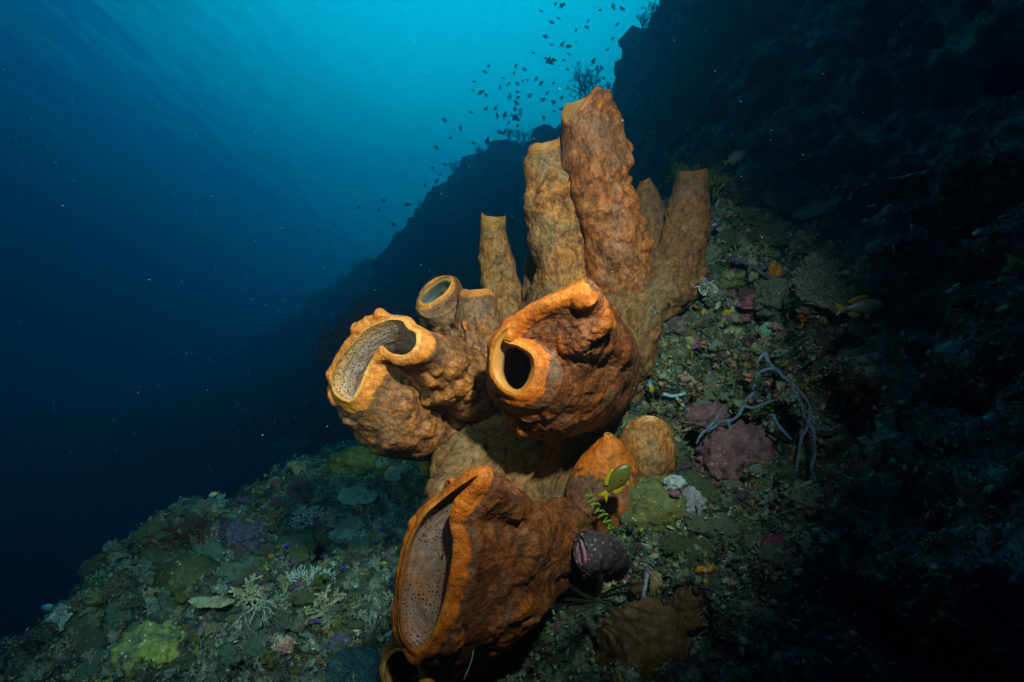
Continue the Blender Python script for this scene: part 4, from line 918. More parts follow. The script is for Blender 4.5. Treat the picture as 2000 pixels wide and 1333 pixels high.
boulder('encrusting_sponge', 1422, 655, 22, C_PALEL, 'cream and yellow lumpy crust under the long magenta one', 'sponge', 325, (1.3, .6, .7), 0.5, 2.4, 0.15, 6, sub=5, at=1.64)
boulder('tube_sponge', 1281, 1143, 17, C_TANSP, 'pale tan thumb shaped sponge in the dark below the olive rock', 'sponge', 326, (.72, .7, 1.5), 0.15, 1.6, 0.08, 4, sub=5, at=1.10)
boulder('tube_sponge', 1240, 1147, 11, C_PIT, 'small dark orange lobe left of the tan thumb sponge', 'sponge', 327, (.8, .8, 1.3), 0.2, 1.6, 0.05, 4, sub=5, at=1.10)
boulder('pitted_sponge', 1262, 1262, 92, C_PIT, 'wide brown warty sponge in the dark at the bottom', 'sponge', 328, (1.0, .5, .85), 0.25, 1.3, 0.10, 3.2, at=1.10)
boulder('pitted_sponge', 1350, 1190, 36, C_PIT, 'brown warty knob above the wide warty sponge', 'sponge', 329, (1.1, .6, 1.1), 0.25, 1.6, 0.16, 2.6, at=1.12)
boulder('encrusting_sponge', 1317, 1157, 12, C_CUP, 'vivid orange crust above the brown warty knob', 'sponge', 330, (1.2, .4, .8), 0.4, 2, sub=3, at=1.09)
boulder('encrusting_sponge', 1382, 1115, 15, C_ORSP, 'long orange crust in the dark right of the thumb sponge', 'sponge', 331, (1.6, .4, .6), 0.5, 2.4, sub=3, at=1.12)
boulder('encrusting_sponge', 1372, 1138, 10, C_ORSP, 'short orange crust right under the long one', 'sponge', 332, (1.3, .4, .7), 0.5, 2.4, sub=3, at=1.11)
boulder('encrusting_sponge', 700, 1040, 34, C_TEAL, 'pale dusty patch of sponge above the thin twiggy coral', 'sponge', 333, (1.4, 1, .4), 0.4, 2, 0.05, 6, sub=5)
boulder('encrusting_sponge', 630, 1095, 14, C_MAGENTA, 'small magenta lump in the middle of the left slope', 'sponge', 334, (1.2, 1, .6), 0.4, 2, 0.1, 6, sub=5)
boulder('lumpy_sponge', 470, 1045, 34, C_VIOLET, 'violet grey rubble lump right of the dark red sea fan', 'sponge', 335, (1.2, 1, .8), 0.6, 2.4, 0.2, 5, sub=5)
boulder('encrusting_sponge', 800, 905, 14, C_GREEN, 'light green crust under the left tube', 'sponge', 336, (1.4, 1, .8), 0.4, 2, 0.1, 6, sub=5)
boulder('encrusting_sponge', 830, 925, 15, C_ORSP, 'rusty orange crust left of the tan sponge base', 'sponge', 337, (.8, .5, 1.3), 0.5, 2, 0.1, 6, sub=5)
boulder('encrusting_sponge', 665, 1270, 26, C_VIOLET, 'grey violet crust speckled with orange near the bottom', 'sponge', 338, (1, .7, 1.1), 0.5, 2, 0.1, 6, sub=5)
boulder('encrusting_sponge', 570, 1270, 18, C_PINK, 'pinkish lump with a yellow green top near the bottom', 'sponge', 339, (1.1, .8, .9), 0.5, 2, 0.15, 6, sub=5)
boulder('tunicate', 882, 655, 15, simple_mat('brown_gloss', (0.20, 0.07, 0.02), 0.4, 60, rough=0.15, bstr=0.1), 'small glossy brown knob on top of the left tube', 'tunicate', 340, (1.2, .7, .85), 0.15, 1.5, 0.08, 5, sub=5, at=1.30)
boulder('encrusting_sponge', 1450, 560, 9, C_OLIVE, 'dark olive upright stick sponge behind the mint leaf tunicate', 'sponge', 341, (.8, .6, 2.6), 0.2, 2, 0.05, 6, sub=5, at=1.68)

# dark small sponge on the crest
def crest_sponge():
    t = thing('tube_sponge', 'small dark brown tube sponge standing alone on the right crest', 'sponge', P(1467, 420, 2.15))
    c0 = Vector(t.location)
    o = build_tube(None, stand(1470, 350, 2.15, 17, 4, 0.8), [stand(1469, 362, 2.15, 21, 4), stand(1465, 385, 2.15, 26, 3), stand(1463, 410, 2.15, 29, 0), stand(1463, 440, 2.15, 31, 0)], C_BROWN, I_DARK, None, N=90, M=70, lipw=0.006, depth=0.1, seed=83, knob=0.3, amp=0.6)
    o.name = 'sponge_wall'; o.parent = t; o.matrix_parent_inverse = Matrix.Translation(-c0)
crest_sponge()
# mauve spotted sponge with open mouth
def mauve():
    t = thing('barrel_sponge', 'dusky mauve sponge with pale spots and a slit mouth below the fish', 'sponge', P(1165, 1085, 1.05)); c0 = Vector(t.location)
    rim = ell(1131, 1078, 1.04, 5, 24, 10, tl=-2.2); R = [ell(1136, 1078, 1.035, 13, 34, 8, tl=-1.2), ell(1152, 1078, 1.03, 30, 42, 0, tl=-.4), ell(1176, 1082, 1.06, 42, 38, -12), ell(1198, 1092, 1.11, 30, 26, -10), ell(1212, 1098, 1.17, 14, 12, 0)]
    o = build_tube(None, rim, R, C_SPOT, simple_mat('mouth_pink', (0.55, 0.22, 0.28), 0.4, 60), None, N=160, M=120, lipw=0.004, depth=0.06, seed=88, knob=0.5, amp=0.6, streak=0.5)
    o.name = 'sponge_wall'; o.parent = t; o.matrix_parent_inverse = Matrix.Translation(-c0)
mauve()
# pits and pale beads on the warty sponge
rngp = np.random.default_rng(404)
# ruffled lilac coral
def ruffle(px, py, w, label, seed, d=1.66):
    d = fit(px, py, d) - 0.02; R = px2m(w, d); N_, M_ = 260, 16
    a = np.linspace(0, 2 * np.pi, N_, endpoint=False); r = np.linspace(0.06, 1, M_)[:, None]
    wv = np.sin(5 * a + 0.6 * np.sin(2 * a + seed)) ; rr = r * (1 + 0.32 * wv * r ** 2); z = 0.55 * r ** 1.5 + 0.38 * np.cos(5 * a + 1.2 + 0.8 * np.sin(3 * a)) * r ** 2.2
    T = np.stack([rr * np.cos(a), rr * np.sin(a) * 0.75, z + 0 * rr], -1) * R; nn = grid_normals(T)
    B = T + nn * R * 0.035; G = np.concatenate([T, B[::-1]], 0); n = (-0.1, -0.8, 0.55)
    o = add('ruffled_coral', (rot_to(G.reshape(-1, 3), n), grid_faces(len(G), N_)), C_LILAC, label, 'soft coral', P(px, py, d))
    e = (T[-1] + B[-1]) / 2; V, F = tube_np(np.concatenate([e, e[:1]]), R * 0.038, 6, False)
    add('rim', (rot_to(V, n), F), C_LILACRIM, None, None, None, parent=o)
ruffle(1372, 566, 21, 'lilac ruffled coral with a pale wavy rim right of the sponge foot', 5, 1.58)
ruffle(1400, 548, 9, 'tiny lilac ruffled coral above right of the larger one', 6, 1.64)

# ---------------------------------------------------------------- blue rope sponges, each branch a part
def rope(label, d0, branches, m, seed, name='rope_sponge', rpx=3.3):
    d0 = min([d0] + [fit(q[0], q[1], d0) for q in sum(branches, [])[::3]]) if d0 > 1.3 else d0
    t = thing(name, label, 'sponge', P(*branches[0][0][:2], d0)); c0 = np.array(t.location)
    for bi, L in enumerate(branches):
        A = np.array([P(q[0], q[1], d0 + (q[2] if len(q) > 2 else 0)) for q in L]) - c0
        C = catmull(A, 14 * len(L)); C = C + 0.0025 * np.stack([fbm(C * 40, 2, seed + k) for k in range(3)], -1)
        w = px2m(rpx, d0) * (1 + 0.25 * fbm(C * 60, 2, seed + 9)) * np.linspace(1.1, 0.8, len(C))
        add('branch', tube_np(C, w, 10), m, None, None, None, parent=t)
rope('blue grey rope sponge drooping in long arms in front of a dark hollow', 1.42,
     [[(1497, 690), (1504, 712), (1525, 732), (1552, 755), (1572, 778), (1584, 800), (1578, 830), (1566, 858), (1560, 890), (1556, 918), (1553, 936)],
      [(1497, 690), (1484, 700), (1478, 712)], [(1512, 720), (1494, 724), (1478, 734)], [(1545, 752), (1556, 775), (1566, 792), (1572, 820), (1566, 848), (1553, 866)] if False else [(1545, 752), (1556, 775), (1566, 792), (1572, 815)],
      [(1580, 822), (1592, 850), (1596, 890), (1592, 925)] if False else [(1580, 822), (1590, 850, -.02), (1590, 890, -.02), (1585, 918, -.02), (1592, 940, -.02)],
      [(1540, 778), (1556, 778), (1570, 792)], [(1584, 815), (1600, 836), (1620, 842), (1640, 830)], [(1508, 810), (1520, 832), (1536, 850), (1545, 858)]], C_BLUE, 5)
rope('blue grey rope sponge branching across the lumpy purple sponge', 1.38,
     [[(1473, 752), (1471, 768), (1460, 780), (1452, 796), (1442, 812), (1428, 822), (1412, 824), (1396, 832), (1378, 842), (1366, 854), (1361, 866)],
      [(1452, 793), (1470, 796), (1490, 790), (1510, 783)], [(1421, 822), (1424, 840), (1412, 852), (1396, 856), (1380, 866)], [(1380, 838), (1394, 824), (1404, 810), (1410, 798)]], C_BLUE, 6)
rope('violet branching sponge lying over the olive mossy rock', 1.66, [[(1432, 506), (1450, 510), (1466, 518), (1480, 528), (1496, 540), (1510, 552)], [(1450, 510), (1458, 502)], [(1480, 528), (1496, 522), (1500, 515)], [(1466, 518), (1462, 530)], [(1496, 540), (1515, 546), (1535, 552)]], C_VIOLET, 7, 'branching_sponge', 5)
rope('dark red upright stick sponge behind the magenta crust', 1.66, [[(1433, 580), (1434, 562), (1436, 545)], [(1434, 565), (1428, 556)]], C_RED, 8, 'branching_sponge', 2.5)
rope('short blue finger sponge below the mint leaf tunicate', 1.62, [[(1452, 592), (1451, 606), (1450, 620)], [(1452, 594), (1468, 600), (1476, 596)]], simple_mat('sponge_skyblue', (0.12, 0.36, 0.50), 0.4, 60), 9, 'branching_sponge', 4.5)
rope('pale blue starfish like sponge below the blue striped fish', 1.52, [[(1296, 770), (1312, 774), (1326, 772)], [(1320, 774), (1326, 786), (1334, 794)], [(1326, 772), (1336, 768)]], simple_mat('sponge_paleblue', (0.30, 0.48, 0.52), 0.4, 60), 10, 'branching_sponge', 3.6)
rope('slim pale finger sponge hanging beside the tan thumb sponge', 1.06, [[(1264, 1120), (1260, 1140), (1257, 1160), (1262, 1178)]], C_PALE, 11, 'branching_sponge', 4)
rope('grey blue worm like sponge curving down the olive rock', 1.22, [[(1362, 985), (1366, 1000), (1362, 1018), (1352, 1030)], [(1352, 1040), (1366, 1050), (1382, 1048), (1392, 1036)]], C_LILAC, 12, 'branching_sponge', 4.5)
# coiled wire coral
def coil():
    t = np.linspace(0, 1, 420); d = 1.12
    base_ = catmull(np.array([P(*q, d) for q in [(1146, 958), (1152, 976), (1160, 985), (1170, 1000), (1180, 1010), (1190, 1026), (1196, 1042)]]), len(t))
    r = px2m(9, d) * np.sin(np.pi * np.clip(t * 0.9 + 0.08, 0, 1)) ** 0.6; a = t * 2 * np.pi * 7.5
    ax = np.array([0.6, 0, -0.8]); u = np.array([0.8, 0, 0.6]); v = np.array([0, 1.0, 0])
    C = base_ + r[:, None] * (np.cos(a)[:, None] * u + np.sin(a)[:, None] * v * 0.7) + r[:, None] * 0.35 * np.sin(a)[:, None] * ax
    C = C + 0.0035 * np.stack([fbm(C * 55, 2, 70 + k) for k in range(3)], -1); o = C.mean(0); add('wire_coral', tube_np(C - o, px2m(1.9, d) * (1 + 0.5 * vnoise(C * 700, 3)), 7), simple_mat('wire_green', (0.22, 0.32, 0.04), 0.5, 300), 'coiled bright green wire coral left of the mauve sponge', 'wire coral', o)
coil()
rope('thin white whip coral in the black shade under the biggest tube', 0.90, [[(925, 1272), (922, 1290), (916, 1308), (908, 1328)]], C_WHITE, 13, 'whip_coral', 1.0)
# feather star with long dark arms
def crinoid():
    t = thing('feather_star', 'dark green feather star with long thin arms below the mauve sponge', 'feather star', P(1170, 1170, 1.0)); c0 = np.array(t.location); rng = np.random.default_rng(31)
    for k in range(14):
        a = rng.uniform(0, 2 * np.pi); L = rng.uniform(60, 120); x, y = 1170.0, 1172.0; P_ = []
        for i in range(7): P_.append(P(x, y, 1.0 - 0.012 * i)); x += math.cos(a) * L / 6; y += math.sin(a) * L / 6 * 0.8; a += rng.normal(0.12, 0.12)
        C = catmull(np.array(P_) - c0, 46); parts = [tube_np(C, np.linspace(.0012, .0006, 46), 5)]
        for i in range(4, 46):
            for sgn in (-1, 1):
                tg = C[min(i, 44) + 1] - C[min(i, 44)]; side = np.cross(tg, [0, 1, 0]); side /= np.linalg.norm(side) + 1e-9
                e = C[i] + sgn * side * 0.004 + tg * 1.5; parts.append(tube_np([C[i], e], [.0005, .00025], 3, False))
        add('arm', join(parts), C_DARK, None, None, None, parent=t)
    add('disc', lump(0.007, 3, 3, 0.2), C_DARK, None, None, None, parent=t)
crinoid()

# ---------------------------------------------------------------- small animals repeated over the reef face
def make_cup(mo, col_open, name, label, cat, group, L=0.9):
    t = thing(name, label, cat, (0, 0, 0), group)
    N_ = 14; a = np.linspace(0, 2 * np.pi, N_, endpoint=False)
    prof = [(0.55, -0.3), (0.72, 0.1), (0.85, L * 0.6), (1.0, L * 0.92), (0.92, L * 1.05), (0.70, L)]
    G = np.array([[(r * (1 + 0.05 * math.sin(7 * q)) * math.cos(q), r * (1 + 0.05 * math.sin(7 * q)) * math.sin(q), z) for q in a] for r, z in prof])
    add('wall', (G.reshape(-1, 3), grid_faces(len(prof), N_)), mo, None, None, None, parent=t)
    prof = [(0.70, L), (0.60, L * 0.75), (0.30, L * 0.55), (0.02, L * 0.52)]
    G = np.array([[(r * math.cos(q), r * math.sin(q), z) for q in a] for r, z in prof])
    add('mouth', (G.reshape(-1, 3), grid_faces(len(prof), N_)), col_open, None, None, None, parent=t)
    return t
def dup(root):
    r = root.copy(); COL.objects.link(r)
    for ch in list(root.children):
        c = ch.copy(); COL.objects.link(c); c.parent = r
        for g in ch.children:
            q = g.copy(); COL.objects.link(q); q.parent = c
    return r
CUP_IN = simple_mat('cup_mouth', (0.45, 0.07, 0.015), 0.4, 100); PINK_IN = simple_mat('tube_mouth', (0.40, 0.07, 0.05), 0.4, 100)
cups = [(1345, 626), (1352, 636), (1326, 640), (1341, 644), (1350, 642), (1310, 672), (1329, 658), (1333, 676), (1349, 710), (1384, 708), (1419, 692), (1410, 730), (1384, 742), (1398, 718), (1423, 736), (1462, 691), (1472, 694), (1484, 708), (1494, 714),
        (1329, 741), (1386, 746), (1300, 713), (1322, 640), (1360, 648), (1417, 620), (1300, 765), (1339, 832), (1340, 770), (1410, 696), (1280, 598), (1310, 590), (1546, 618), (1542, 656),
        (1308, 1078), (1313, 1064), (1318, 1074), (1294, 1100), (1300, 1092), (1302, 1102), (1340, 1066), (1334, 1068), (1288, 1098), (1308, 1076), (1296, 1082), (1330, 1076), (1263, 1090), (1345, 1050), (1254, 1100), (1212, 1142), (1215, 1125), (1470, 1000), (1520, 995), (1408, 1033)]
UPC = make_cup(C_CUP, CUP_IN, 'cup_coral', 'small orange cup coral, one of those dotted over the rock right of the sponge colony', 'cup coral', 'orange cup corals on the right reef face')
rngc = np.random.default_rng(55)
def place_cup(o, px, py, r, dflt=None, n=None):
    p, nn, d = hit(px, py, 0.5)
    if d > 2.4 or d < 0.55: p, d = P(px, py, 1.6), 1.6
    if dflt: p, d = P(px, py, dflt), dflt
    n = np.array([0, -0.9, 0.35]) + rngc.normal(0, 0.45, 3) if n is None else n
    o.location = [float(a) for a in p]; o.rotation_mode = 'QUATERNION'; o.rotation_quaternion = Vector([float(a) for a in n]).to_track_quat('Z', 'Y')
    s_ = px2m(r, d); o.scale = (s_, s_, s_)
for i, (x, y) in enumerate(cups):
    o = UPC if i == 0 else dup(UPC); dd = 1.20 if (1040 < y < 1110 and x < 1350) else (1.49 if (x < 1312 and y < 610) else None)
    place_cup(o, x, y, rngc.uniform(2.6, 4.6), dd)
PK = make_cup(C_PINKT, PINK_IN, 'tube_coral', 'salmon pink tube coral polyp, one of the cluster beside the rope sponges', 'cup coral', 'salmon tube corals beside the rope sponges', 2.2)
for i, (x, y) in enumerate([(1456, 713), (1457, 732), (1452, 730), (1470, 729), (1459, 742), (1496, 746), (1522, 750), (1516, 762), (1526, 768), (1528, 762), (1398, 752), (1512, 774), (1288, 748), (1328, 781), (1370, 670), (1566, 640), (1572, 648)]):
    o = PK if i == 0 else dup(PK); place_cup(o, x, y, rngc.uniform(3.4, 5.0), 1.45, np.array([rngc.uniform(-.8, 1.2), -1, rngc.uniform(-.8, .3)]))
def proto_lump(name, label, cat, group, m, seed, sq, amp=0.3, knobs=0.15):
    o = add(name, lump(1.0, seed, 3, amp, 1.8, sq, knobs, 3), m, label, cat, (0, 0, 0), group); return o
def cluster(kind, seed):
    rng = np.random.default_rng(seed); parts = []
    if kind == 'branch':
        for k in range(7): grow(rng, rng.normal(0, .15, 3), np.array([0, 0, 1.0]) + rng.normal(0, .7, 3), .75, .11, 2, 3, .6, .2, parts, 5, .62, 0, None, 2)
    elif kind == 'leaf':
        for k in range(5):
            N_, M_ = 18, 5; a = np.linspace(-1.3, 1.3, N_); r = np.linspace(0.1, 1, M_)[:, None]; q = rng.uniform(0, 6)
            T = np.stack([r * np.sin(a), 0.35 * r ** 2 * np.cos(a * 2 + q) + 0 * a, r * np.cos(a) * (1 + 0.15 * np.sin(5 * a + q))], -1)
            G = np.concatenate([T, (T + np.array([0, 0.06, 0]))[::-1]], 0).reshape(-1, 3) * rng.uniform(.6, 1); c_, s_ = math.cos(q), math.sin(q)
            G = np.stack([G[:, 0] * c_ - G[:, 1] * s_, G[:, 0] * s_ + G[:, 1] * c_, G[:, 2]], 1) + rng.normal(0, .25, 3) * np.array([1, 1, .2]); parts.append((G, grid_faces(M_ * 2, N_, False)))
    else:
        for k in range(22):
            V, F = lump(rng.uniform(.2, .42), k + seed, 2, .3); F4 = np.concatenate([F, F[:, 2:3]], 1); parts.append((V * [1, 1, rng.uniform(.7, 1.6)] + rng.normal(0, .45, 3) * [1, 1, .4], F))
    return join(parts)
PL = proto_lump('tunicate', 'pale cream lobed tunicate, one of many on the rock right of the sponge colony', 'tunicate', 'pale tunicates on the right reef face', C_PALEL, 5, (1, .7, 1.2))
for i, (x, y) in enumerate([(1405, 718), (1435, 706), (1440, 722), (1430, 726), (1419, 700), (1350, 634), (1362, 634), (1322, 668), (1336, 690), (1298, 680), (1338, 746), (1392, 750), (1510, 692), (1468, 612), (1420, 608), (1340, 850), (1336, 880), (1330, 905), (1344, 870), (1350, 900), (1300, 800), (1372, 760), (1318, 1000),
                            (1560, 670), (1580, 690), (1500, 690), (1440, 455), (1455, 470), (1470, 440), (1530, 470), (1330, 1055), (1360, 1075), (1500, 1010), (1420, 1030), (1455, 1015), (1450, 990)]):
    o = PL if i == 0 else PL.copy()
    if i: COL.objects.link(o)
    p, nn, d = hit(x, y, 0.5); d = 1.6 if d > 2.4 else d; p = P(x, y, d) if d == 1.6 else p
    s_ = px2m(rngc.uniform(4.5, 9), d); o.location = [float(a) for a in p]; o.scale = (s_, s_, s_ * rngc.uniform(.7, 1.2)); o.rotation_euler = (rngc.uniform(-1, 1), rngc.uniform(-1, 1), rngc.uniform(0, 6))
for nm, lab, cat_, grp, m_, kind, sd_, cnt, box, rr in (
    ('branching_coral', 'small pale branching coral scattered on the left slope', 'coral', 'small branching corals on the left slope', C_PALE2, 'branch', 15, 46, (150, 900, 780, 1330), (8, 17)),
    ('branching_coral', 'small brown branching coral scattered on the left slope', 'coral', 'small brown corals on the left slope', C_FING, 'branch', 25, 40, (100, 900, 780, 1330), (8, 18)),
    ('leaf_coral', 'small pale green leafy coral scattered on the left slope', 'coral', 'leafy corals on the left slope', C_TEAL, 'leaf', 35, 44, (150, 900, 780, 1330), (7, 18)),
    ('knobbly_coral', 'small olive knobbly coral clump scattered on the left slope', 'coral', 'knobbly corals on the left slope', C_OLIVE, 'knob', 16, 44, (120, 900, 780, 1330), (7, 18)),
    ('leaf_coral', 'dim leafy coral scattered over the dark right slope', 'coral', 'dim leafy corals on the right slope', C_TEAL, 'leaf', 17, 50, (1380, 400, 1850, 1300), (7, 20)),
    ('branching_coral', 'dim twiggy coral scattered over the dark right slope', 'coral', 'dim twiggy corals on the right slope', C_BROWN, 'branch', 27, 50, (1280, 430, 1850, 1300), (8, 20)),
    ('knobbly_coral', 'small olive knobbly clump scattered over the right reef face', 'coral', 'knobbly clumps on the right reef face', C_OLIVE, 'knob', 28, 40, (1260, 430, 1650, 1300), (6, 15)),
    ('knobbly_coral', 'cream green knobbly colony crowding the right reef face', 'coral', 'cream knobbly colonies on the right reef face', C_PALEL, 'knob', 41, 34, (1270, 520, 1580, 900), (8, 19)),
    ('leaf_coral', 'pale green leafy colony crowding the right reef face', 'coral', 'pale leafy colonies on the right reef face', C_TEAL, 'leaf', 42, 34, (1270, 500, 1600, 1000), (9, 20)),
    ('knobbly_coral', 'dusky pink knobbly colony crowding the right reef face', 'coral', 'pink knobbly colonies on the right reef face', C_PINK, 'knob', 43, 18, (1270, 560, 1560, 800), (7, 15)),
    ('branching_coral', 'small tan branching colony on the right reef face', 'coral', 'tan branching colonies on the right reef face', C_FING, 'branch', 44, 34, (1270, 420, 1600, 1100), (8, 18)),
    ('leaf_sponge', 'small mustard leafy sponge on the right reef face', 'sponge', 'mustard sponges on the right reef face', C_YEL, 'leaf', 29, 22, (1260, 520, 1560, 1200), (4, 10)),
    ('sponge_patch', 'small orange or rust sponge patch scattered on the left slope', 'sponge', 'orange patches on the left slope', C_ORSP, 'knob', 18, 26, (300, 900, 790, 1330), (2.5, 6)),
    ('sponge_patch', 'small magenta sponge patch scattered over the reef', 'sponge', 'magenta patches on the reef', C_MAGENTA, 'knob', 19, 46, (250, 560, 1600, 1300), (4, 12))):
    pr = add(nm, cluster(kind, sd_), m_, lab, cat_, (0, 0, 0), grp, smooth=True)
    for i in range(cnt):
        o = pr if i == 0 else pr.copy()
        if i: COL.objects.link(o)
        for _ in range(30):
            x = rngc.uniform(box[0], box[2]); y = rngc.uniform(box[1], box[3]); p, nn, d = hit(x, y, 0.5)
            if d < 6 and not (760 < x < 1240 and y > 600): break
        s_ = px2m(rngc.uniform(*rr), min(d, 2.6)); o.location = [float(a) for a in p]; o.scale = (s_, s_ * rngc.uniform(.8, 1.3), s_ * rngc.uniform(.7, 1.2)); o.rotation_euler = (rngc.uniform(-.5, .9), rngc.uniform(-.7, .3), rngc.uniform(0, 6))

# rounded colonies half sunk in the rock, which give both faces their lumpy mass
C_HEAD = [simple_mat('head_olive', (0.16, 0.18, 0.09), 0.6, 22, speck=(60, 0.12, (0.4, 0.42, 0.28)), bscale=70, bstr=1.0), simple_mat('head_green', (0.20, 0.27, 0.20), 0.6, 26, speck=(45, 0.14, (0.5, 0.55, 0.45)), bscale=80, bstr=1.0),
          simple_mat('head_plum', (0.20, 0.12, 0.13), 0.5, 26, speck=(70, 0.13, (0.42, 0.34, 0.34)), bscale=90, bstr=1.0), simple_mat('head_sand', (0.36, 0.36, 0.25), 0.7, 20, col2=(0.08, 0.09, 0.06), bscale=80, bstr=1.0)]
rh = np.random.default_rng(303)
for k, (lab, grp, m_, cnt, box, rr, sq, kn) in enumerate((
    ('olive lumpy coral head half buried in the left slope', 'olive coral heads on the left slope', C_HEAD[0], 16, (180, 930, 760, 1320), (16, 34), (1.2, 1, .7), .10),
    ('greenish lumpy coral head half buried in the left slope', 'greenish coral heads on the left slope', C_HEAD[1], 18, (150, 900, 780, 1330), (14, 36), (1, 1, .8), .18),
    ('plum coloured lumpy coral head half buried in the left slope', 'plum coral heads on the left slope', C_HEAD[2], 12, (250, 920, 760, 1320), (12, 26), (1.2, .9, .7), .16),
    ('olive lumpy coral head crowding the rock right of the sponges', 'olive coral heads on the right reef face', C_HEAD[0], 18, (1290, 430, 1650, 1150), (18, 38), (1.2, 1, .8), .14),
    ('sandy crusted head crowding the rock right of the sponges', 'sandy crusted heads on the right reef face', C_HEAD[3], 20, (1280, 500, 1640, 1100), (16, 36), (1, .9, .9), .20),
    ('plum coloured head crowding the rock right of the sponges', 'plum heads on the right reef face', C_HEAD[2], 12, (1290, 540, 1600, 1000), (14, 28), (1.1, .9, .8), .18))):
    pr = add('coral_head', lump(1.0, 60 + k, 5, 0.55, 2.0, sq, kn, 4), m_, lab, 'coral', (0, 0, 0), grp)
    for i in range(cnt):
        o = pr if i == 0 else pr.copy()
        if i: COL.objects.link(o)
        for _ in range(30):
            x = rh.uniform(box[0], box[2]); y = rh.uniform(box[1], box[3]); p, nn, d = hit(x, y, 0.5)
            if d < 5 and not (760 < x < 1240 and y > 600) and not (1330 < x < 1520 and 780 < y < 960) and not (1440 < x < 1600 and 690 < y < 930): break
        s_ = px2m(rh.uniform(*rr), min(d, 2.4)); o.location = [float(a) for a in p - nn * s_ * 0.35]; o.scale = (s_, s_ * rh.uniform(.8, 1.25), s_ * rh.uniform(.8, 1.1)); o.rotation_euler = (rh.uniform(-.7, .7), rh.uniform(-.7, .7), rh.uniform(0, 6))
# ================================================================== fish
def fmat(name, col, col2=None, axis=0, lo=0.0, hi=1.0, rough=0.4, emit=None):
    m, t, b = mat(name, rough, 0.4)
    if col2 is None:
        c = ramp(t, noise_tex(t, 40, 3, 0.5, objco(t)), [(0.3, tuple(x * 0.8 for x in col)), (0.7, col)])
    else:
        sx = t.nodes.new('ShaderNodeSeparateXYZ'); t.links.new(objco(t), sx.inputs[0])
        mr_ = t.nodes.new('ShaderNodeMapRange'); t.links.new(sx.outputs[axis], mr_.inputs[0]); mr_.inputs[1].default_value = lo; mr_.inputs[2].default_value = hi
        c = ramp(t, mr_.outputs[0], [(0.35, col2), (0.65, col)])
    sc = voro(t, 60, objco(t)); c = mix(t, 0.35, c, ramp(t, sc, [(0.0, 0.6), (0.6, 1.0)]), 'MULTIPLY')
    t.links.new(c, b.inputs['Base Color']); return m
def fin_np(outline, th=0.008):
    """thin fin in the X-Z plane from an outline, lens shaped in section"""
    o = np.array(outline, float); n = len(o); c = o.mean(0)
    A = np.stack([o[:, 0], np.full(n, 0.0), o[:, 1]], 1); I = c + (o - c) * 0.7
    B1 = np.stack([I[:, 0], np.full(n, th), I[:, 1]], 1); B2 = np.stack([I[:, 0], np.full(n, -th), I[:, 1]], 1)
    C1 = np.array([[c[0], th, c[1]]]); C2 = np.array([[c[0], -th, c[1]]]); V = np.concatenate([A, B1, B2, C1, C2]); F = []
    for i in range(n):
        j = (i + 1) % n; F += [(i, j, n + j), (i, n + j, n + i), (j, i, 2 * n + i), (j, 2 * n + i, 2 * n + j), (n + i, n + j, 3 * n), (2 * n + j, 2 * n + i, 3 * n + 1)]
    return V, np.array(F)
def body_np(prof, w=0.32, N_=20):
    """prof: x, top, bottom; head at +x"""
    pr = catmull(np.array(prof, float), 28); G = []
    a = np.linspace(0, 2 * np.pi, N_, endpoint=False)
    for x, t_, b_ in pr:
        zc = (t_ + b_) / 2; h = max((t_ - b_) / 2, 0.002); ww = w * h / 0.25 * 0.25 if True else w
        G.append(np.stack([np.full(N_, x), h * w * 1.35 * np.cos(a), zc + h * np.sin(a)], 1))
    G = np.array(G); G = np.concatenate([np.repeat(G[:1].mean(1, keepdims=True), N_, 1), G, np.repeat(G[-1:].mean(1, keepdims=True), N_, 1)], 0)
    return G.reshape(-1, 3), grid_faces(len(G), N_)
DAMSEL = [(-0.36, 0.045, -0.045), (-0.25, 0.085, -0.08), (-0.1, 0.17, -0.16), (0.08, 0.22, -0.2), (0.25, 0.20, -0.17), (0.38, 0.12, -0.09), (0.46, 0.03, -0.03)]
TAIL = [(-0.34, 0.045), (-0.44, 0.09), (-0.62, 0.18), (-0.54, 0.06), (-0.49, 0.0), (-0.54, -0.06), (-0.62, -0.18), (-0.44, -0.09), (-0.34, -0.045)]
DORS = [(0.22, 0.19), (0.12, 0.27), (-0.05, 0.27), (-0.22, 0.22), (-0.34, 0.15), (-0.27, 0.07), (-0.1, 0.14), (0.1, 0.19)]
ANAL = [(-0.02, -0.16), (-0.12, -0.25), (-0.27, -0.22), (-0.34, -0.13), (-0.26, -0.07), (-0.12, -0.13)]
PELV = [(0.17, -0.17), (0.10, -0.30), (0.02, -0.26), (0.06, -0.18)]
def orient(o, loc, head, up, L):
    h = Vector([float(a) for a in head]).normalized(); u = Vector([float(a) for a in up]); y = u.cross(h).normalized(); u = h.cross(y)
    M = Matrix((h, y, u)).transposed().to_4x4(); M = Matrix.Translation([float(a) for a in loc]) @ M @ Matrix.Scale(L, 4); o.matrix_world = M; o.matrix_basis = M
EYE_W = fmat('eye_white', (0.5, 0.5, 0.45)); EYE_B = fmat('eye_black', (0.01, 0.01, 0.012), rough=0.1)
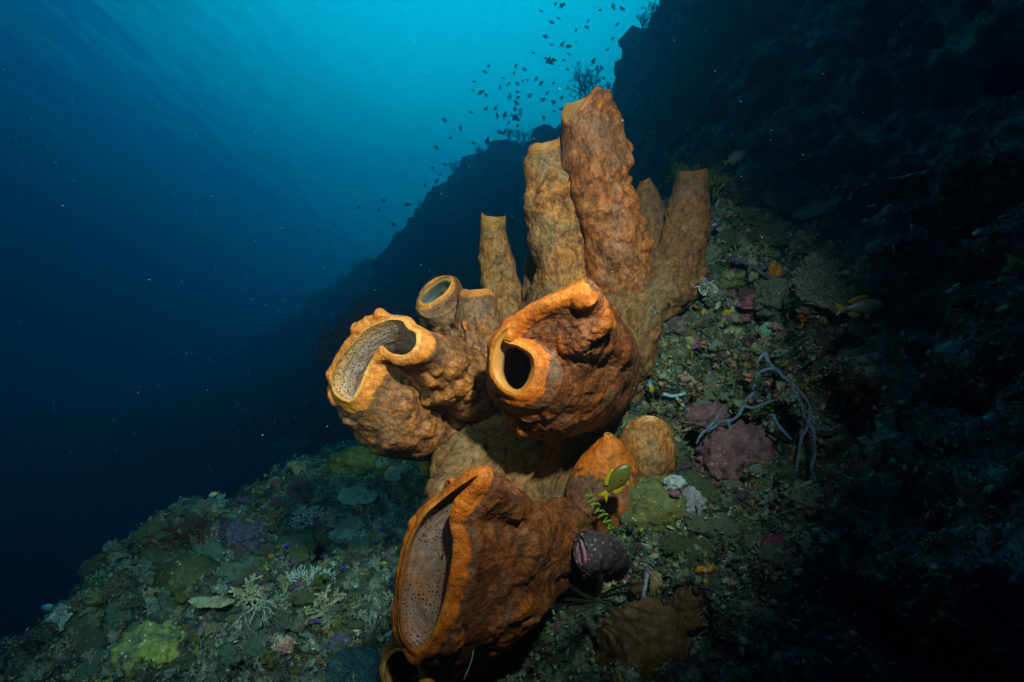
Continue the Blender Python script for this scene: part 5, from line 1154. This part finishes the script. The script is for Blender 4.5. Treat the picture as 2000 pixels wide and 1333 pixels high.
def fish(label, cat, loc, head, up, L, mb, mtail, mdors, manal=None, mhead=None, prof=DAMSEL, tail=TAIL, group=None, name='fish'):
    t = thing(name, label, cat, (0, 0, 0), group)
    add('body', body_np(prof), mb, None, None, None, parent=t)
    add('tail_fin', fin_np(tail), mtail, None, None, None, parent=t, smooth=False)
    add('dorsal_fin', fin_np(DORS), mdors, None, None, None, parent=t, smooth=False)
    add('anal_fin', fin_np(ANAL), manal or mdors, None, None, None, parent=t, smooth=False)
    add('pelvic_fin', fin_np(PELV), manal or mdors, None, None, None, parent=t, smooth=False)
    for s_ in (-1, 1):
        V, F = ICO[3]; e = add('eye', (V * np.array([0.030, 0.014, 0.030]) + np.array([0.345, s_ * 0.066, 0.045]), F), EYE_W, None, None, None, parent=t)
        add('pupil', (V * np.array([0.021, 0.011, 0.021]) + np.array([0.345, s_ * 0.075, 0.045]), F), EYE_B, None, None, None, parent=e)
        V, F = fin_np([(0.20, -0.03), (0.13, 0.0), (0.05, -0.03), (0.08, -0.07)], 0.004); V = V + np.array([0, s_ * 0.098, 0])
        add('pectoral_fin', (V, F), mb, None, None, None, parent=t, smooth=False)
    px_, py_ = 1000 + loc[0] / loc[1] * FP, 666.5 - loc[2] / loc[1] * FP; k = min(1.0, (hit(px_, py_, 0.5)[2] - 0.10) / loc[1]) if loc[1] > 1.6 and L > 0.05 else 1.0
    orient(t, np.array(loc) * k, head, up, L * k); return t
YB = fmat('fish_olive', (0.13, 0.115, 0.02)); YF = fmat('fish_yellow', (0.50, 0.34, 0.01)); GR = fmat('fish_grey', (0.13, 0.12, 0.125)); DK = fmat('fish_navy', (0.03, 0.03, 0.10)); WT = fmat('fish_white', (0.55, 0.85, 0.85))
YG = fmat('fish_grey_yellow', (0.62, 0.60, 0.60), (0.95, 0.72, 0.02), 0, -0.42, 0.02)
fish('olive yellow damselfish with a forked tail in front of the pointed orange lobe', 'fish', P(1206, 938, 1.12), (0.62, -0.12, 0.80), (-0.80, 0.0, 0.60), px2m(84, 1.12), YB, YF, YF)
fish('grey damselfish with bright yellow rear high on the right', 'fish', P(1437, 308, 1.9), (0.9, -0.35, 0.42), (-0.42, 0, 0.9), px2m(44, 1.9), YG, YF, YF)
fish('grey fish with yellow tail swimming right before the table coral', 'fish', P(1684, 600, 1.12), (0.98, -0.15, 0.10), (-0.10, 0, 0.98), px2m(84, 1.12), GR, fmat('fish_dull_yellow', (0.22, 0.15, 0.01)), fmat('fish_dull_fin', (0.18, 0.12, 0.01)), prof=[(x, t_ * 0.8, b_ * 0.8) for x, t_, b_ in DAMSEL])
fish('dark navy fish with white tail right of the flat topped tube', 'fish', P(1394, 441, 1.8), (0.93, -0.2, 0.30), (-0.30, 0, 0.93), px2m(36, 1.8), DK, WT, DK)
BY = fmat('fish_blue_stripe', (0.04, 0.30, 0.62), (0.62, 0.44, 0.01), 2, -0.10, 0.14)
fish('round blue and yellow fish seen head on under the sponge foot', 'fish', P(1272, 758, 1.47), (-0.35, -0.9, 0.2), (-0.15, 0.15, 0.97), px2m(62, 1.47), BY, YF, YF, fmat('fish_brown', (0.10, 0.07, 0.03)))
fish('small white and yellow fish hovering over the left slope edge', 'fish', P(417, 966, 2.6), (-0.85, -0.2, -0.3), (-0.3, 0, 0.95), px2m(20, 2.6), YG, YF, YF)
fish('tiny bright blue fish against the dark at far left', 'fish', P(94, 1187, 2.0), (-0.9, -0.3, 0.1), (0.1, 0, 1), px2m(26, 2.0), fmat('fish_blue', (0.08, 0.50, 0.90)), WT, WT)
for lab, x, y, s_ in (('left one of two tiny lemon yellow fish above the stubby finger coral', 372, 1113, 14), ('right one of two tiny lemon yellow fish above the stubby finger coral', 504, 1112, 16), ('tiny lemon yellow fish close to the mouth of the biggest tube', 778, 1107, 14)):
    if x == 372: x = 492 - 2; x, y = 491, 1114
    if 'right one' in lab: x, y = 533, 1112
    if 'close to' in lab: x, y = 759, 1108
    p, n, d = hit(x, y); fish(lab, 'fish', p + np.array([0, -0.06, 0.02]), (rngc.uniform(-1, 1), -0.2, 0.1), (0, 0, 1), px2m(s_, d), YF, YF, YF)
VI = fmat('fish_violet', (0.12, 0.02, 0.75))
for lab, x, y in (('tiny violet fish above the thin twiggy coral', 677, 1110), ('tiny violet fish right of the drooping soft coral', 630, 1217), ('tiny violet fish beside the dusty plate coral', 753, 1037), ('tiny violet fish in the middle of the left slope', 572, 1066)):
    p, n, d = hit(x, y); fish(lab, 'fish', p + np.array([0, -0.05, 0.02]), (rngc.uniform(-1, 1), -0.3, rngc.uniform(-1, .5)), (0.2, 0, 1), px2m(13, d), VI, VI, VI)
# -- the school high in the water: dark triggerfish, too small to show their parts
SC = fmat('fish_school', (0.02, 0.03, 0.045), rough=0.8)
TRIG = [(-0.34, 0.03, -0.03), (-0.22, 0.10, -0.09), (0.0, 0.19, -0.18), (0.2, 0.18, -0.16), (0.36, 0.10, -0.08), (0.47, 0.02, -0.02)]
def trig():
    tl = [(-0.32, 0.03), (-0.40, 0.07), (-0.58, 0.20), (-0.50, 0.05), (-0.47, 0.0), (-0.50, -0.05), (-0.58, -0.20), (-0.40, -0.07), (-0.32, -0.03)]
    ds = [(0.02, 0.17), (-0.12, 0.36), (-0.20, 0.27), (-0.27, 0.07), (-0.1, 0.12)]; an = [(0.02, -0.16), (-0.12, -0.35), (-0.20, -0.26), (-0.27, -0.07), (-0.1, -0.11)]
    B = body_np(TRIG, 0.34, 12); tri = lambda VF: (VF[0], np.concatenate([VF[1][:, :3], VF[1][:, [0, 2, 3]]]))
    return join([tri(B), fin_np(tl, 0.01), fin_np(ds, 0.012), fin_np(an, 0.012)])
TV = trig()
near_l = [(1098, 11), (1085, 8), (1057, 22), (1078, 44), (1149, 41), (1146, 54), (1172, 20), (1198, 14), (1215, 17), (1236, 61), (1125, 59), (1065, 72), (1098, 87), (1111, 91), (1197, 76), (1042, 104), (1130, 124), (1159, 120), (1166, 134), (1108, 136), (1208, 134),
          (1008, 129), (1010, 164), (1030, 157), (1047, 155), (1057, 163), (1081, 163), (1163, 163), (1011, 180), (1012, 191), (1008, 201), (1061, 195), (1081, 200), (1097, 191), (1006, 213), (1007, 231), (1062, 230), (1011, 246), (1097, 214), (939, 181), (968, 212), (971, 226),
          (986, 225), (977, 259), (985, 259), (952, 276), (980, 280), (1009, 277), (935, 306), (1294, 32), (853, 354), (1073, 120), (1081, 118)]
far_l = [(1091, 36), (1261, 24), (1261, 42), (1078, 88), (1125, 82), (1187, 97), (1211, 90), (1111, 106), (1101, 118), (1175, 133), (1004, 143), (1024, 136), (1021, 159), (1179, 153), (1035, 187), (1069, 182), (1017, 215), (1016, 223), (1083, 218), (925, 177), (927, 160), (947, 141), (954, 130),
         (982, 153), (977, 171), (993, 165), (949, 186), (996, 189), (949, 213), (920, 220), (994, 240), (868, 235), (925, 280), (965, 283), (958, 298), (869, 322), (860, 342), (853, 289), (788, 463), (750, 392), (740, 410), (796, 400), (815, 420), (768, 438), (700, 405), (845, 328), (830, 362), (1206, 48), (1243, 100), (900, 250), (905, 310), (880, 270)]
rf = np.random.default_rng(91); proto = None
for lst, lab, grp, (d0, d1), (l0, l1) in ((near_l, 'dark triggerfish of the school silhouetted against the bright water above the tubes', 'dark fish of the school above the tubes', (8.0, 13.0), (8, 18)), (far_l, 'faint distant fish of the school fading into the blue water', 'faint far fish of the school', (14.0, 21.0), (8, 15))):
    for i, (x, y) in enumerate(lst):
        if proto is None: proto = o = add('triggerfish', TV, SC, lab, 'fish', (0, 0, 0))
        else: o = proto.copy(); COL.objects.link(o)
        o['label'] = lab; o['group'] = grp
        d = rf.uniform(d0, d1)
        if y > 250 and d > 8: d = min(d, 9.5 + rf.uniform(0, 1.5))
        a = rf.choice([0.35, 0.9, -0.4, 2.6, 1.3]) + rf.normal(0, 0.35); dep = rf.normal(0, 0.45); L = px2m(rf.uniform(l0, l1) * (1.35 if rf.random() < 0.12 else 1), d)
        h = np.array([math.cos(a), dep, math.sin(a)]); u = np.array([-math.sin(a), rf.normal(0, .3), math.cos(a)]); u = u if u[2] > 0 else -u
        orient(o, P(x, y, d), h, u, L)

# ================================================================== sea fans and coral heads on the far ridge
def ridge_seat(px, lo=40, hi=640):
    """first point going down this column where the far reef is met"""
    for py in range(lo, hi, 3):
        p, n, d = hit(px, py, 3.0)
        if G1[-1, 0, 2] < 50 and d < 27: return p, d, py
    return P(px, hi, 12), 12.0, hi
C_FAR = simple_mat('far_coral', (0.03, 0.035, 0.03), 0.4, 4)
rr_ = np.random.default_rng(17); nfar = 0
fars = [(1146, 44, 'largest feathery sea fan on the far ridge left of the tallest tube top'), (1180, 24, 'low feathery coral just behind the tip of the tallest tube'), (1022, 26, 'bushy coral on the far ridge behind the second tall tube'), (935, 22, 'bushy coral on the far ridge left of the tall tubes'), (892, 20, 'bushy coral at the step of the far ridge'),
        (830, 16, 'small faint bushy coral low on the far ridge'), (1260, 22, 'bushy coral high on the far ridge near the top edge'), (1290, 20, 'bushy coral on the ridge at the very top of the picture'), (700, 14, 'faintest bushy coral at the low end of the far ridge'), (985, 16, 'small bushy coral on the ridge between larger ones'), (1225, 20, 'bushy coral on the ridge below a dark fish')]
for px_, sz, lab in fars:
    p, d, py = ridge_seat(px_); R = px2m(sz * 1.1, d); parts = []
    for k in range(8): grow(rr_, rr_.normal(0, R * .1, 3), np.array([0, 0, 1.0]) + rr_.normal(0, .55, 3), R * 0.5, R * 0.035, 3, 3, 0.5, 0.2, parts, 4, 0.7)
    add('sea_fan', join(parts), C_FAR, lab, 'sea fan', p)
p, d, py = ridge_seat(1068); add('coral_head', lump(px2m(26, d), 9, 5, 0.15, 1.6, (1, 1, .85), 0.05, 8), C_FAR, 'round coral head on the far ridge between the tall tubes and the school', 'coral head', p)

# ================================================================== drifting particles lit by the strobe
def snow():
    rng = np.random.default_rng(23); V1, F1 = ICO[1]; Vs, Fs = [], []; off = 0
    for i in range(3800):
        d = rng.uniform(0.35, 3.4) ** 1.0; px = rng.uniform(-100, 2100); py = rng.uniform(-50, 1350); r = rng.uniform(0.18, 0.48) * d / FP * (1.0 if rng.random() < 0.94 else 2.2)
        p = P(px, py, d); q, n, dd = hit(px, py, 0.4) if i % 1 == 0 else (0, 0, 9)
        if d > dd - 0.02: continue
        Vs.append(V1 * r * rng.uniform(0.7, 1.5, 3) + p); Fs.append(F1 + off); off += len(V1)
    o = link('drifting_particles', mesh_np('drifting_particles', np.concatenate(Vs), np.concatenate(Fs)), fmat('particle', (0.5, 0.5, 0.46), rough=0.9))
    tag(o, 'tiny pale specks drifting in the water', 'particles', kind='stuff')
snow()
